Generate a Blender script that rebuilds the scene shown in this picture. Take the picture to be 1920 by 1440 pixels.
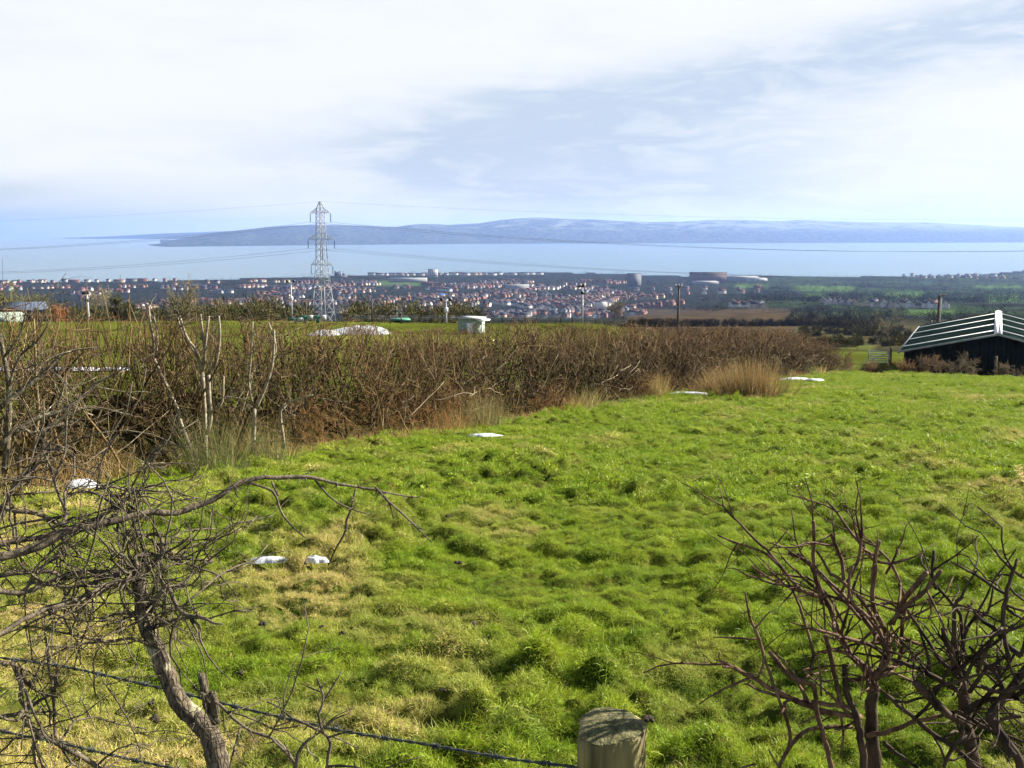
import bpy, math, random
import numpy as np
from mathutils import Vector

# ------------------------------------------------------------------ camera, sky, sun, exposure
for o in list(bpy.data.objects):
    bpy.data.objects.remove(o)
SC = bpy.context.scene
COL = SC.collection
FPX = 1805.0                                  # focal length in pixels of a 1920 px wide frame
PITCH = math.atan(290.0 / FPX)                # the true horizon lies at row 430 of 1440
cam_d = bpy.data.cameras.new("camera")
cam = bpy.data.objects.new("camera", cam_d)
COL.objects.link(cam)
cam_d.sensor_width = 36.0
cam_d.lens = 36.0 * FPX / 1920.0
cam_d.clip_start = 0.05
cam_d.clip_end = 60000.0
cam.location = (0, 0, 0)
cam.rotation_euler = (math.pi / 2 - PITCH, 0, 0)
SC.camera = cam

EXPOSURE = 1.82
SUN_AZ = math.radians(66.0)                   # clockwise from +Y: ahead on the right
SUN_EL = math.radians(30.0)
sun_d = bpy.data.lights.new("sun", 'SUN')
sun_d.energy = 5.0
sun_d.angle = math.radians(0.5)
sun_d.color = (1.0, 0.93, 0.82)
sun = bpy.data.objects.new("sun", sun_d)
COL.objects.link(sun)
to_sun = Vector((math.sin(SUN_AZ) * math.cos(SUN_EL), math.cos(SUN_AZ) * math.cos(SUN_EL), math.sin(SUN_EL)))
sun.rotation_euler = (-to_sun).to_track_quat('-Z', 'Y').to_euler()
sun.location = (20, 10, 20)

SC.view_settings.view_transform = 'Standard'
SC.view_settings.look = 'None'
SC.view_settings.exposure = EXPOSURE
SC.view_settings.gamma = 1.0
SC.view_settings.use_curve_mapping = False
SC.render.engine = 'CYCLES'
SC.cycles.use_denoising = True
SC.cycles.use_adaptive_sampling = True
SC.cycles.adaptive_threshold = 0.02
SC.cycles.max_bounces = 6
SC.cycles.diffuse_bounces = 3
SC.cycles.volume_bounces = 1
SC.cycles.transparent_max_bounces = 8


class NT:
    """small helper to write node trees as expressions"""
    def __init__(self, tree):
        self.t = tree
        self.n = tree.nodes
        self.l = tree.links

    def put(self, sock, v):
        if isinstance(v, bpy.types.NodeSocket):
            self.l.new(v, sock)
        elif isinstance(v, (tuple, list)) and len(v) == 3 and sock.type == 'RGBA':
            sock.default_value = (*v, 1)
        else:
            sock.default_value = v

    def m(self, op, a, b=0.0, c=None, clamp=False):
        n = self.n.new('ShaderNodeMath')
        n.operation = op
        n.use_clamp = clamp
        self.put(n.inputs[0], a)
        self.put(n.inputs[1], b)
        if c is not None:
            self.put(n.inputs[2], c)
        return n.outputs[0]

    def mix(self, f, a, b, mode='MIX'):
        n = self.n.new('ShaderNodeMix')
        n.data_type = 'RGBA'
        n.blend_type = mode
        self.put(n.inputs[0], f)
        self.put(n.inputs[6], a)
        self.put(n.inputs[7], b)
        return n.outputs[2]

    def smooth(self, v, a, b, lo=0.0, hi=1.0):
        n = self.n.new('ShaderNodeMapRange')
        n.interpolation_type = 'SMOOTHSTEP'
        self.put(n.inputs[0], v)
        n.inputs[1].default_value = a
        n.inputs[2].default_value = b
        n.inputs[3].default_value = lo
        n.inputs[4].default_value = hi
        return n.outputs[0]

    def noise(self, vec, scale, detail=3.0, rough=0.55, dist=0.0):
        n = self.n.new('ShaderNodeTexNoise')
        if vec is not None:
            self.l.new(vec, n.inputs['Vector'])
        n.inputs['Scale'].default_value = scale
        n.inputs['Detail'].default_value = detail
        n.inputs['Roughness'].default_value = rough
        n.inputs['Distortion'].default_value = dist
        return n.outputs['Fac']

    def vec(self, x, y, z):
        n = self.n.new('ShaderNodeCombineXYZ')
        self.put(n.inputs[0], x)
        self.put(n.inputs[1], y)
        self.put(n.inputs[2], z)
        return n.outputs[0]

    def scaled(self, vec, s):
        n = self.n.new('ShaderNodeMapping')
        self.l.new(vec, n.inputs[0])
        n.inputs['Scale'].default_value = s
        return n.outputs[0]


# world: a physical sky behind a thin, layered cloud cover
world = bpy.data.worlds.new("World")
SC.world = world
world.use_nodes = True
wt = world.node_tree
wt.nodes.clear()
W = NT(wt)
sky = wt.nodes.new('ShaderNodeTexSky')
sky.sky_type = 'NISHITA'
sky.sun_disc = False
sky.sun_elevation = SUN_EL
sky.sun_rotation = SUN_AZ
sky.altitude = 150
sky.dust_density = 1.5
tc = wt.nodes.new('ShaderNodeTexCoord')
sep = wt.nodes.new('ShaderNodeSeparateXYZ')
wt.links.new(tc.outputs['Generated'], sep.inputs[0])
az = W.m('ARCTAN2', sep.outputs[0], sep.outputs[1])
el = sep.outputs[2]
nA = W.noise(W.vec(W.m('MULTIPLY', az, 3.2), W.m('MULTIPLY', el, 17.0), 3.7), 1.0, 6.0, 0.55, 0.35)
nB = W.noise(W.vec(W.m('MULTIPLY', az, 9.0), W.m('MULTIPLY', el, 42.0), 9.1), 1.0, 5.0, 0.6, 0.5)
warp = W.m('MULTIPLY', W.m('SUBTRACT', nA, 0.5), 0.075)
elw = W.m('ADD', el, warp)


def gauss(v, w):
    q = W.m('DIVIDE', v, w)
    return W.m('EXPONENT', W.m('MULTIPLY', W.m('MULTIPLY', q, q), -1.0))


line = W.m('ADD', W.m('MULTIPLY', az, 0.165), 0.104)
band = W.m('MULTIPLY', gauss(W.m('SUBTRACT', elw, line), 0.030), W.smooth(az, -0.30, 0.16))
blob = W.m('MULTIPLY', gauss(W.m('SUBTRACT', az, 0.07), 0.24), gauss(W.m('SUBTRACT', elw, 0.066), 0.050))
low = W.m('MULTIPLY', W.smooth(elw, 0.070, -0.01), 0.22)
gen = W.smooth(W.m('ADD', W.m('MULTIPLY', nA, 0.7), W.m('MULTIPLY', nB, 0.3)), 0.42, 0.75, 0.0, 0.55)
veil = W.smooth(W.m('SUBTRACT', elw, W.m('MULTIPLY', az, 0.15)), 0.20, 0.10, 0.0, 0.30)
thick = W.m('ADD', W.m('ADD', W.m('MULTIPLY', band, 1.0), W.m('MULTIPLY', blob, 1.0)),
            W.m('ADD', low, W.m('MULTIPLY', gen, 0.5)))
thick = W.m('MULTIPLY', thick, W.smooth(nB, 0.3, 0.62, 0.55, 1.2), clamp=True)
bright = W.smooth(nB, 0.5, 0.72, 0.0, 0.6)
thick = W.m('MULTIPLY', thick, W.m('SUBTRACT', 1.0, W.m('MULTIPLY', bright, W.smooth(az, -0.1, 0.35, 0.3, 1.0))))
cloud = W.mix(thick, (0.945, 0.965, 0.985), (0.57, 0.675, 0.82))
rain = W.m('MULTIPLY', W.smooth(az, -0.18, -0.56), W.smooth(elw, 0.055, 0.0))
cloud = W.mix(W.m('MULTIPLY', rain, 0.85), cloud, (0.36, 0.49, 0.57))
k = 0.293 / 0.1
cl = W.mix(1.0, cloud, (k, k, k), 'MULTIPLY')
clear = W.mix(1.0, sky.outputs[0], (0.45, 0.45, 0.45), 'MULTIPLY')
cover = W.m('MULTIPLY', W.smooth(W.m('ADD', el, W.m('MULTIPLY', W.m('SUBTRACT', nA, 0.5), 0.25)), 0.50, 0.25), 0.96)
skymix = W.mix(cover, clear, cl)
bg = wt.nodes.new('ShaderNodeBackground')
bg.inputs[1].default_value = 0.1
wt.links.new(skymix, bg.inputs[0])
wo = wt.nodes.new('ShaderNodeOutputWorld')
wt.links.new(bg.outputs[0], wo.inputs[0])
world.cycles.sampling_method = 'MANUAL'
world.cycles.sample_map_resolution = 512

# ------------------------------------------------------------------ helpers
RNG = np.random.default_rng(11)
random.seed(5)
CT, ST = math.cos(PITCH), math.sin(PITCH)


def ray(px, py):
    a, b = (px - 960.0) / FPX, (py - 720.0) / FPX
    return np.array([a, CT - b * ST, -ST - b * CT])


def P(px, py, d):
    """point seen at a pixel of the photograph, at horizontal distance d along +Y"""
    r = ray(px, py)
    return r * (d / r[1])


def sstep(a, b, v):
    t = np.clip((v - a) / (b - a), 0, 1)
    return t * t * (3 - 2 * t)


def _hash(ix, iy, seed):
    h = (ix.astype(np.int64) * 374761393 + iy.astype(np.int64) * 668265263 + seed * 1442695041) & 0xffffffff
    h = ((h ^ (h >> 13)) * 1274126177) & 0xffffffff
    h = h ^ (h >> 16)
    return (h & 0xffffff) / float(0xffffff)


def vnoise(x, y, seed=0):
    x = np.asarray(x, float)
    y = np.asarray(y, float)
    ix, iy = np.floor(x), np.floor(y)
    fx, fy = x - ix, y - iy
    fx = fx * fx * fx * (fx * (fx * 6 - 15) + 10)
    fy = fy * fy * fy * (fy * (fy * 6 - 15) + 10)
    a = _hash(ix, iy, seed)
    b = _hash(ix + 1, iy, seed)
    c = _hash(ix, iy + 1, seed)
    d = _hash(ix + 1, iy + 1, seed)
    return (a + (b - a) * fx) * (1 - fy) + (c + (d - c) * fx) * fy


def fbm(x, y, seed=0, oct=3):
    s, a, t = 0, 0.5, 0
    for i in range(oct):
        s = s + a * vnoise(x * 2 ** i + 17.3 * i, y * 2 ** i - 9.1 * i, seed + i)
        t += a
        a *= 0.5
    return s / t


def mesh_from(name, V, faces, mats, parent=None, col=None, smooth=False, mi=None, link=True):
    """one mesh object; faces is an (M,k) array, or a list of such arrays"""
    if not isinstance(faces, list):
        faces = [faces]
    faces = [np.asarray(f, np.int32) for f in faces if len(f)]
    V = np.asarray(V, np.float32)
    me = bpy.data.meshes.new(name)
    me.vertices.add(len(V))
    me.vertices.foreach_set('co', V.ravel())
    loops = np.concatenate([f.ravel() for f in faces])
    tot = np.concatenate([np.full(len(f), f.shape[1], np.int32) for f in faces])
    start = np.concatenate([[0], np.cumsum(tot)[:-1]]).astype(np.int32)
    me.loops.add(len(loops))
    me.loops.foreach_set('vertex_index', loops)
    me.polygons.add(len(tot))
    me.polygons.foreach_set('loop_start', start)
    if smooth:
        me.polygons.foreach_set('use_smooth', np.ones(len(tot), bool))
    if mi is not None:
        me.polygons.foreach_set('material_index', np.asarray(mi, np.int32))
    me.update(calc_edges=True)
    if col is not None:
        at = me.color_attributes.new('Col', 'FLOAT_COLOR', 'POINT')
        c = np.ones((len(V), 4), np.float32)
        c[:, :3] = col
        at.data.foreach_set('color', c.ravel())
    for m in (mats if isinstance(mats, (list, tuple)) else [mats]):
        me.materials.append(m)
    ob = bpy.data.objects.new(name, me)
    if link:
        COL.objects.link(ob)
    if parent is not None:
        ob.parent = parent
    return ob


def tag(o, label=None, cat=None, group=None, kind=None):
    if label:
        o['label'] = label
    if cat:
        o['category'] = cat
    if group:
        o['group'] = group
    if kind:
        o['kind'] = kind
    return o


def empty(name, loc=(0, 0, 0), rz=0.0):
    o = bpy.data.objects.new(name, None)
    o.empty_display_size = 0.2
    COL.objects.link(o)
    o.location = loc
    o.rotation_euler = (0, 0, rz)
    return o


class MB:
    """collects boxes, bars, tubes and polygons into one mesh"""
    def __init__(self):
        self.v, self.f, self.n = [], {}, 0

    def add(self, V, F):
        V = np.asarray(V, float)
        for f in (F if isinstance(F, list) else [F]):
            f = np.asarray(f)
            if len(f):
                self.f.setdefault(f.shape[1], []).append(f + self.n)
        self.v.append(V)
        self.n += len(V)
        return self

    def box(self, c, s, rz=0.0):
        q = np.array([[x, y, z] for z in (-.5, .5) for y in (-.5, .5) for x in (-.5, .5)]) * np.array(s)
        ca, sa = math.cos(rz), math.sin(rz)
        R = np.array([[ca, -sa, 0], [sa, ca, 0], [0, 0, 1]])
        return self.add(q @ R.T + np.array(c), np.array([[0, 2, 3, 1], [4, 5, 7, 6], [0, 1, 5, 4], [2, 6, 7, 3], [0, 4, 6, 2], [1, 3, 7, 5]]))

    def bar(self, a, b, w, h=None):
        a, b = np.array(a, float), np.array(b, float)
        h = h or w
        d = b - a
        d /= np.linalg.norm(d)
        r = np.array([0, 0, 1.0]) if abs(d[2]) < .9 else np.array([1.0, 0, 0])
        s = np.cross(d, r)
        s /= np.linalg.norm(s)
        u = np.cross(s, d)
        q = [p + s * i * w / 2 + u * j * h / 2 for p in (a, b) for i, j in ((-1, -1), (1, -1), (1, 1), (-1, 1))]
        return self.add(q, np.array([[0, 1, 2, 3], [7, 6, 5, 4], [0, 4, 5, 1], [1, 5, 6, 2], [2, 6, 7, 3], [3, 7, 4, 0]]))

    def tube(self, pts, rad, sides=6):
        pts = np.asarray(pts, float)[None]
        rad = np.broadcast_to(np.asarray(rad, float), pts.shape[1:2])[None]
        V, F = tubes(pts, rad, sides)
        return self.add(V, F)

    def build(self, name, mat, parent=None, smooth=False, col=None):
        return mesh_from(name, np.concatenate(self.v), [np.concatenate(x) for x in self.f.values()], mat, parent, smooth=smooth, col=col)


def tubes(paths, radii, sides=3, caps=True):
    """N tapered tubes of K points each -> vertices and faces"""
    paths = np.asarray(paths, float)
    N, K, _ = paths.shape
    T = np.gradient(paths, axis=1)
    T /= np.linalg.norm(T, axis=2, keepdims=True) + 1e-12
    mean = T.mean(1)
    ref = np.where(np.abs(mean[:, 2:3]) < 0.8, np.array([[0, 0, 1.0]]), np.array([[0.8, 0.6, 0.0]]))
    ref = np.broadcast_to(ref[:, None, :], T.shape)
    S = np.cross(T, ref)
    S /= np.linalg.norm(S, axis=2, keepdims=True) + 1e-12
    U = np.cross(S, T)
    a = np.arange(sides) * 2 * math.pi / sides
    V = paths[:, :, None, :] + radii[:, :, None, None] * (np.cos(a)[None, None, :, None] * S[:, :, None, :] + np.sin(a)[None, None, :, None] * U[:, :, None, :])
    idx = np.arange(N * K * sides).reshape(N, K, sides)
    q = np.stack([idx[:, :-1], np.roll(idx[:, :-1], -1, 2), np.roll(idx[:, 1:], -1, 2), idx[:, 1:]], -1).reshape(-1, 4)
    F = [q]
    if caps and sides >= 4:
        F.append(np.concatenate([idx[:, 0, ::-1], idx[:, -1, :]]))
    return V.reshape(-1, 3), F


def catmull(pts, K):
    pts = np.asarray(pts, float)
    if len(pts) == 2:
        return pts[0] + (pts[1] - pts[0]) * np.linspace(0, 1, K)[:, None]
    p = np.vstack([2 * pts[0] - pts[1], pts, 2 * pts[-1] - pts[-2]])
    n = len(pts) - 1
    seg = np.concatenate([[0], np.cumsum(np.linalg.norm(np.diff(pts[:, :3], axis=0), axis=1))])
    out = []
    for s in np.linspace(0, seg[-1], K):
        i = min(max(np.searchsorted(seg, s) - 1, 0), n - 1)
        t = (s - seg[i]) / max(seg[i + 1] - seg[i], 1e-9)
        a, b, c, d = p[i], p[i + 1], p[i + 2], p[i + 3]
        out.append(0.5 * ((2 * b) + (c - a) * t + (2 * a - 5 * b + 4 * c - d) * t * t + (3 * b - a - 3 * c + d) * t ** 3))
    return np.array(out)


def nrm(v):
    return v / (np.linalg.norm(v, axis=-1, keepdims=True) + 1e-12)


def grow(start, dirs, L, K, curl, up=0.0):
    """N curving shoots of K points"""
    out = [start]
    d = nrm(dirs)
    for i in range(K - 1):
        d = nrm(d + RNG.normal(0, curl, d.shape) + np.array([0, 0, up]))
        out.append(out[-1] + d * (L / (K - 1))[:, None])
    return np.stack(out, 1)


# ------------------------------------------------------------------ materials
def mat_base(name):
    m = bpy.data.materials.new(name)
    m.use_nodes = True
    t = m.node_tree
    b = t.nodes['Principled BSDF']
    b.inputs['Specular IOR Level'].default_value = 0.25
    return m, NT(t), b


def pm(name, c1, c2, scale=4.0, rough=0.8, bump=0.0, bscale=None, stretch=None, attr=False, metal=0.0, spec=0.25, detail=4.0):
    """two tones mixed by noise in object space; attr multiplies by the mesh's own colour layer"""
    m, N, b = mat_base(name)
    tcn = N.n.new('ShaderNodeTexCoord')
    v = tcn.outputs['Object']
    if stretch:
        v = N.scaled(v, stretch)
    f = N.smooth(N.noise(v, scale, detail, 0.6), 0.32, 0.68)
    c = N.mix(f, c1, c2)
    if attr:
        a = N.n.new('ShaderNodeAttribute')
        a.attribute_name = 'Col'
        c = N.mix(1.0, c, a.outputs['Color'], 'MULTIPLY')
    N.l.new(c, b.inputs['Base Color'])
    b.inputs['Roughness'].default_value = rough
    b.inputs['Metallic'].default_value = metal
    b.inputs['Specular IOR Level'].default_value = spec
    if bump:
        bn = N.n.new('ShaderNodeBump')
        bn.inputs['Strength'].default_value = 1.0
        bn.inputs['Distance'].default_value = bump
        N.l.new(N.noise(v, bscale or scale * 3, 4, 0.6), bn.inputs['Height'])
        N.l.new(bn.outputs[0], b.inputs['Normal'])
    return m


def leafy(name, green1, green2, straw, trans=0.30):
    """grass blades: colour layer of the blade times a green that drifts to straw over the field"""
    m, N, b = mat_base(name)
    a = N.n.new('ShaderNodeAttribute')
    a.attribute_name = 'Col'
    oi = N.n.new('ShaderNodeObjectInfo')
    n1 = N.noise(oi.outputs['Location'], 0.9, 3, 0.6)
    n2 = N.noise(oi.outputs['Location'], 0.22, 2, 0.5)
    n3 = N.noise(oi.outputs['Location'], 3.1, 2, 0.5)
    g = N.mix(N.smooth(n3, 0.3, 0.7), green1, green2)
    sp = N.n.new('ShaderNodeSeparateXYZ')
    N.l.new(oi.outputs['Location'], sp.inputs[0])
    near = N.smooth(N.m('ADD', sp.outputs[1], N.m('MULTIPLY', sp.outputs[0], 1.3)), 1.0, 10.0, 0.17, 0.0)
    f = N.smooth(N.m('ADD', N.m('ADD', N.m('MULTIPLY', n1, 0.6), N.m('MULTIPLY', n2, 0.4)), near), 0.50, 0.73, 0.0, 0.85)
    c = N.mix(f, g, straw)
    c = N.mix(1.0, c, a.outputs['Color'], 'MULTIPLY')
    N.l.new(c, b.inputs['Base Color'])
    b.inputs['Roughness'].default_value = 0.5
    b.inputs['Specular IOR Level'].default_value = 0.14
    tr = N.n.new('ShaderNodeBsdfTranslucent')
    N.l.new(c, tr.inputs[0])
    mx = N.n.new('ShaderNodeMixShader')
    mx.inputs[0].default_value = trans
    N.l.new(b.outputs[0], mx.inputs[1])
    N.l.new(tr.outputs[0], mx.inputs[2])
    N.l.new(mx.outputs[0], N.n['Material Output'].inputs[0])
    return m


def attr_mat(name, rough=0.8, trans=0.0, jitter=0.0, spec=0.1):
    m, N, b = mat_base(name)
    b.inputs['Specular IOR Level'].default_value = spec
    a = N.n.new('ShaderNodeAttribute')
    a.attribute_name = 'Col'
    c = a.outputs['Color']
    if jitter:
        g = N.n.new('ShaderNodeNewGeometry')
        f = N.noise(g.outputs['Position'], jitter, 4, 0.6)
        c = N.mix(N.smooth(f, 0.3, 0.7), N.mix(1.0, c, (0.6, 0.6, 0.6), 'MULTIPLY'), N.mix(1.0, c, (1.3, 1.3, 1.3), 'MULTIPLY'))
    N.l.new(c, b.inputs['Base Color'])
    b.inputs['Roughness'].default_value = rough
    if trans:
        tr = N.n.new('ShaderNodeBsdfTranslucent')
        N.l.new(c, tr.inputs[0])
        mx = N.n.new('ShaderNodeMixShader')
        mx.inputs[0].default_value = trans
        N.l.new(b.outputs[0], mx.inputs[1])
        N.l.new(tr.outputs[0], mx.inputs[2])
        N.l.new(mx.outputs[0], N.n['Material Output'].inputs[0])
    return m


M = {}
M['grass'] = leafy('grass blades', (0.155, 0.250, 0.012), (0.270, 0.355, 0.022), (0.52, 0.43, 0.14))
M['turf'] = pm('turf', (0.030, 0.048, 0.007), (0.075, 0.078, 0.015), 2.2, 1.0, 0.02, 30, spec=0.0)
M['land'] = attr_mat('land', 1.0, 0.0, 0.05, 0.0)
M['twig'] = attr_mat('twigs', 0.75)
M['dry'] = attr_mat('dry stalks', 0.7, 0.3)
M['wood_far'] = attr_mat('far woods', 1.0, 0.0, 0.0, 0.0)
M['bark'] = pm('hawthorn bark', (0.040, 0.030, 0.022), (0.27, 0.215, 0.15), 34, 0.8, 0.006, 120, (1, 1, 0.45))
M['bark_dark'] = pm('dark brown bark', (0.016, 0.011, 0.008), (0.075, 0.050, 0.033), 30, 0.8, 0.003, 110, (1, 1, 0.5), spec=0.1)  # near-black to dark brown, mottled by noise
M['bark_red'] = pm('young red bark', (0.040, 0.019, 0.012), (0.150, 0.092, 0.055), 40, 0.75, 0.002, 120, (1, 1, 0.5), spec=0.1)
def bark(name, dark, mid, pale, scale=40):
    m, N, b = mat_base(name)
    tcn = N.n.new('ShaderNodeTexCoord')
    v = tcn.outputs['Object']
    f1 = N.noise(N.scaled(v, (1, 1, 0.35)), scale * 3.2, 5, 0.7)
    f2 = N.noise(v, scale * 0.55, 3, 0.6)
    vr = N.n.new('ShaderNodeTexVoronoi')
    vr.feature = 'DISTANCE_TO_EDGE'
    N.l.new(N.scaled(v, (1, 1, 0.22)), vr.inputs['Vector'])
    vr.inputs['Scale'].default_value = scale * 2.6
    crack = N.smooth(vr.outputs['Distance'], 0.0, 0.13)
    c = N.mix(N.smooth(f1, 0.35, 0.66), dark, mid)
    c = N.mix(N.smooth(f2, 0.54, 0.66), c, pale)
    c = N.mix(N.m('MULTIPLY', N.m('SUBTRACT', 1.0, crack), N.smooth(f2, 0.60, 0.42, 0.05, 0.6)), c, dark)
    N.l.new(c, b.inputs['Base Color'])
    b.inputs['Roughness'].default_value = 0.85
    bn = N.n.new('ShaderNodeBump')
    bn.inputs['Distance'].default_value = 0.006
    N.l.new(N.m('ADD', N.m('MULTIPLY', crack, 0.5), f1), bn.inputs['Height'])
    N.l.new(bn.outputs[0], b.inputs['Normal'])
    return m


M['bark'] = bark('lichened hawthorn bark', (0.028, 0.021, 0.014), (0.17, 0.135, 0.085), (0.30, 0.28, 0.17))
M['bark_twig'] = pm('dark thorny bark', (0.026, 0.020, 0.012), (0.125, 0.100, 0.062), 34, 0.75, 0.004, 120, (1, 1, 0.45))  # darker copy of the trunk bark, backlit shade put into the colour
M['bark_pale'] = pm('pale bark', (0.15, 0.125, 0.085), (0.34, 0.29, 0.20), 12, 0.8, 0.004, 60)
M['post'] = pm('weathered post', (0.075, 0.060, 0.022), (0.23, 0.20, 0.075), 20, 0.85, 0.004, 60, (1, 1, 0.12))
M['moss'] = pm('mossy end grain', (0.055, 0.060, 0.022), (0.16, 0.145, 0.065), 45, 0.95, 0.006, 160)
M['wire'] = pm('barbed wire', (0.018, 0.024, 0.022), (0.06, 0.068, 0.062), 60, 0.65, spec=0.3)
M['snow'] = pm('old snow', (0.30, 0.32, 0.35), (0.56, 0.58, 0.61), 14, 0.6, 0.01, 30)
M['sheet'] = pm('dull white sheeting', (0.16, 0.17, 0.17), (0.42, 0.43, 0.43), 3.5, 0.8, 0.03, 9)
M['soil'] = pm('dark soil', (0.018, 0.013, 0.010), (0.05, 0.035, 0.025), 30, 0.9, 0.01, 80)
M['galv'] = pm('galvanised steel', (0.20, 0.22, 0.23), (0.32, 0.34, 0.35), 2, 0.6)
M['glass_ins'] = pm('insulator', (0.05, 0.10, 0.12), (0.09, 0.16, 0.18), 4, 0.3)
M['cable'] = pm('conductor', (0.08, 0.09, 0.11), (0.12, 0.13, 0.15), 1, 0.6)
M['pole_wood'] = pm('pole wood', (0.055, 0.040, 0.028), (0.11, 0.08, 0.055), 3, 0.85)
M['pole_grey'] = pm('pole grey', (0.30, 0.31, 0.32), (0.42, 0.43, 0.44), 3, 0.6)
M['black'] = pm('black housing', (0.012, 0.012, 0.015), (0.03, 0.03, 0.035), 3, 0.5)
M['roof_green'] = pm('green sheet roof', (0.004, 0.009, 0.008), (0.011, 0.019, 0.017), 0.5, 0.8, spec=0.0)
M['roof_light'] = pm('translucent roof strip', (0.40, 0.41, 0.40), (0.60, 0.61, 0.61), 0.9, 0.5)
M['barn_wall'] = pm('barn cladding', (0.005, 0.007, 0.007), (0.010, 0.013, 0.012), 1.0, 0.9, spec=0.05)
M['kiosk'] = pm('pale green sheeting', (0.20, 0.26, 0.20), (0.27, 0.33, 0.27), 1.0, 0.6)
M['white'] = pm('white paint', (0.72, 0.72, 0.70), (0.82, 0.82, 0.80), 1.0, 0.6)
M['green_paint'] = pm('green paint', (0.03, 0.14, 0.08), (0.05, 0.20, 0.11), 1.0, 0.5)

# ------------------------------------------------------------------ lie of the land
HEDGE_A = np.array([-4.75, 13.5])              # a point of the hedge's foot on the pasture side
HD = np.array([0.4540, 0.8910])                # along the hedge, away from the camera
HN = np.array([0.8910, -0.4540])               # towards the pasture
SEA = -150.0
TL = np.array([(-40, -1.8), (0, -1.8), (20, -4.2), (40, -6.0), (70, -8.2), (105, -10.0), (130, -12.45), (240, -23.4), (600, -57.2), (1000, -93.5),
               (1400, -128), (1600, -134.2), (2000, -139.3), (2500, -145), (2780, -148.6), (3700, -151)])
TR = np.array([(-40, -1.8), (0, -1.8), (40, -7.9), (54, -9.9), (66, -10.9), (75, -11.5), (90, -12.3), (110, -13.9), (200, -23.5), (300, -32.0),
               (500, -47.5), (900, -75), (1200, -91.5), (1700, -114), (2300, -134), (2900, -146), (3300, -149), (3700, -151)])
SHORE = np.array([(-0.9, 2780), (-0.53, 2790), (-0.36, 2850), (-0.25, 3060), (-0.14, 3230), (-0.06, 3400), (0.08, 3400), (0.14, 3230), (0.19, 3130),
                  (0.40, 3110), (0.455, 3200), (0.49, 3330), (0.53, 3600), (0.9, 3900)])


def hedge_sd(x, y):
    return (x - HEDGE_A[0]) * HN[0] + (y - HEDGE_A[1]) * HN[1]


def edge_d(x, y):
    """>0 beyond the far rim of the pasture"""
    return (y + 2.0 * (x - 22) - 68) / 2.236


def G0(x, y):
    x = np.asarray(x, float)
    y = np.asarray(y, float)
    yy = np.maximum(y, 0)
    u = x / np.maximum(y, 8.0)
    w = sstep(0.06, 0.27, u)
    base = np.interp(y, TL[:, 0], TL[:, 1]) * (1 - w) + np.interp(y, TR[:, 0], TR[:, 1]) * w
    plane = -1.8 - 0.122 * yy
    fm = sstep(-7.0, -0.5, hedge_sd(x, y)) * (1 - sstep(0, 7, edge_d(x, y)))
    fm = np.where(y < 2, 1.0, fm)
    z = base * (1 - fm) + plane * fm
    roll = (fbm(x / 160., y / 160., 3, 2) - 0.5) * 7 * sstep(260, 600, y) * (1 - sstep(1500, 2400, y))
    roll = roll + (fbm(x / 30., y / 30., 5, 2) - 0.5) * 0.8 * sstep(75, 130, y) * (1 - sstep(1500, 2000, y))
    z = z + roll
    sh = np.interp(u, SHORE[:, 0], SHORE[:, 1])
    off = (fbm(u * 60, y * 0 + 1.5, 8, 3) - 0.5) * 70
    return np.where(y > 2300, np.where(y > sh + off, -156.0, np.maximum(z, SEA + 0.8)), z)


def hump(x, y, cell, seed):
    """one hummock of its own height and girth in every cell"""
    gx, gy = x / cell, y / cell
    ix, iy = np.floor(gx), np.floor(gy)
    out = np.zeros(np.shape(gx))
    for i in (-1, 0, 1):
        for j in (-1, 0, 1):
            cx, cy = ix + i, iy + j
            px_ = cx + _hash(cx, cy, seed)
            py_ = cy + _hash(cx, cy, seed + 1)
            s_ = _hash(cx, cy, seed + 2)
            d2 = ((gx - px_) ** 2 + (gy - py_) ** 2) / (0.36 + 0.34 * s_) ** 2
            out = np.maximum(out, np.clip(1 - d2, 0, 1) ** 1.25 * (0.2 + 0.8 * s_))
    return out * cell * 0.54


def tussock(x, y):
    """uneven hummocks of the grazed pasture"""
    amp = 0.6 + 0.85 * vnoise(x / 2.3, y / 2.3, 31)
    b = vnoise(x / 0.11, y / 0.10, 22)
    c = vnoise(x / 0.95, y / 0.75, 23)
    wx = x + 0.20 * (vnoise(x / 0.22, y / 0.22, 41) - .5)
    wy = y + 0.20 * (vnoise(x / 0.22, y / 0.22, 42) - .5)
    h = np.maximum(hump(wx, wy, 0.30, 24) * (0.45 + 0.9 * vnoise(x / 1.3, y / 1.1, 33)), 0.8 * hump(wx, wy, 0.19, 27)) + 0.03 * b + 0.09 * (c - 0.5)
    return h * amp


def G(x, y):
    return G0(x, y)


def ground_hit(px, py, dmin=3.0, dmax=3600.0):
    r = ray(px, py)
    ys = np.exp(np.linspace(math.log(dmin), math.log(dmax), 1500))
    xs, zs = ys * r[0] / r[1], ys * r[2] / r[1]
    below = np.nonzero(zs < G0(xs, ys))[0]
    i = below[0] if len(below) else len(ys) - 1
    return np.array([xs[i], ys[i], float(G0(xs[i], ys[i]))])


def pix(p):
    p = np.asarray(p, float)
    f = p[..., 1] * CT - p[..., 2] * ST
    u = p[..., 1] * ST + p[..., 2] * CT
    return 960 + FPX * p[..., 0] / f, 720 - FPX * u / f


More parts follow.
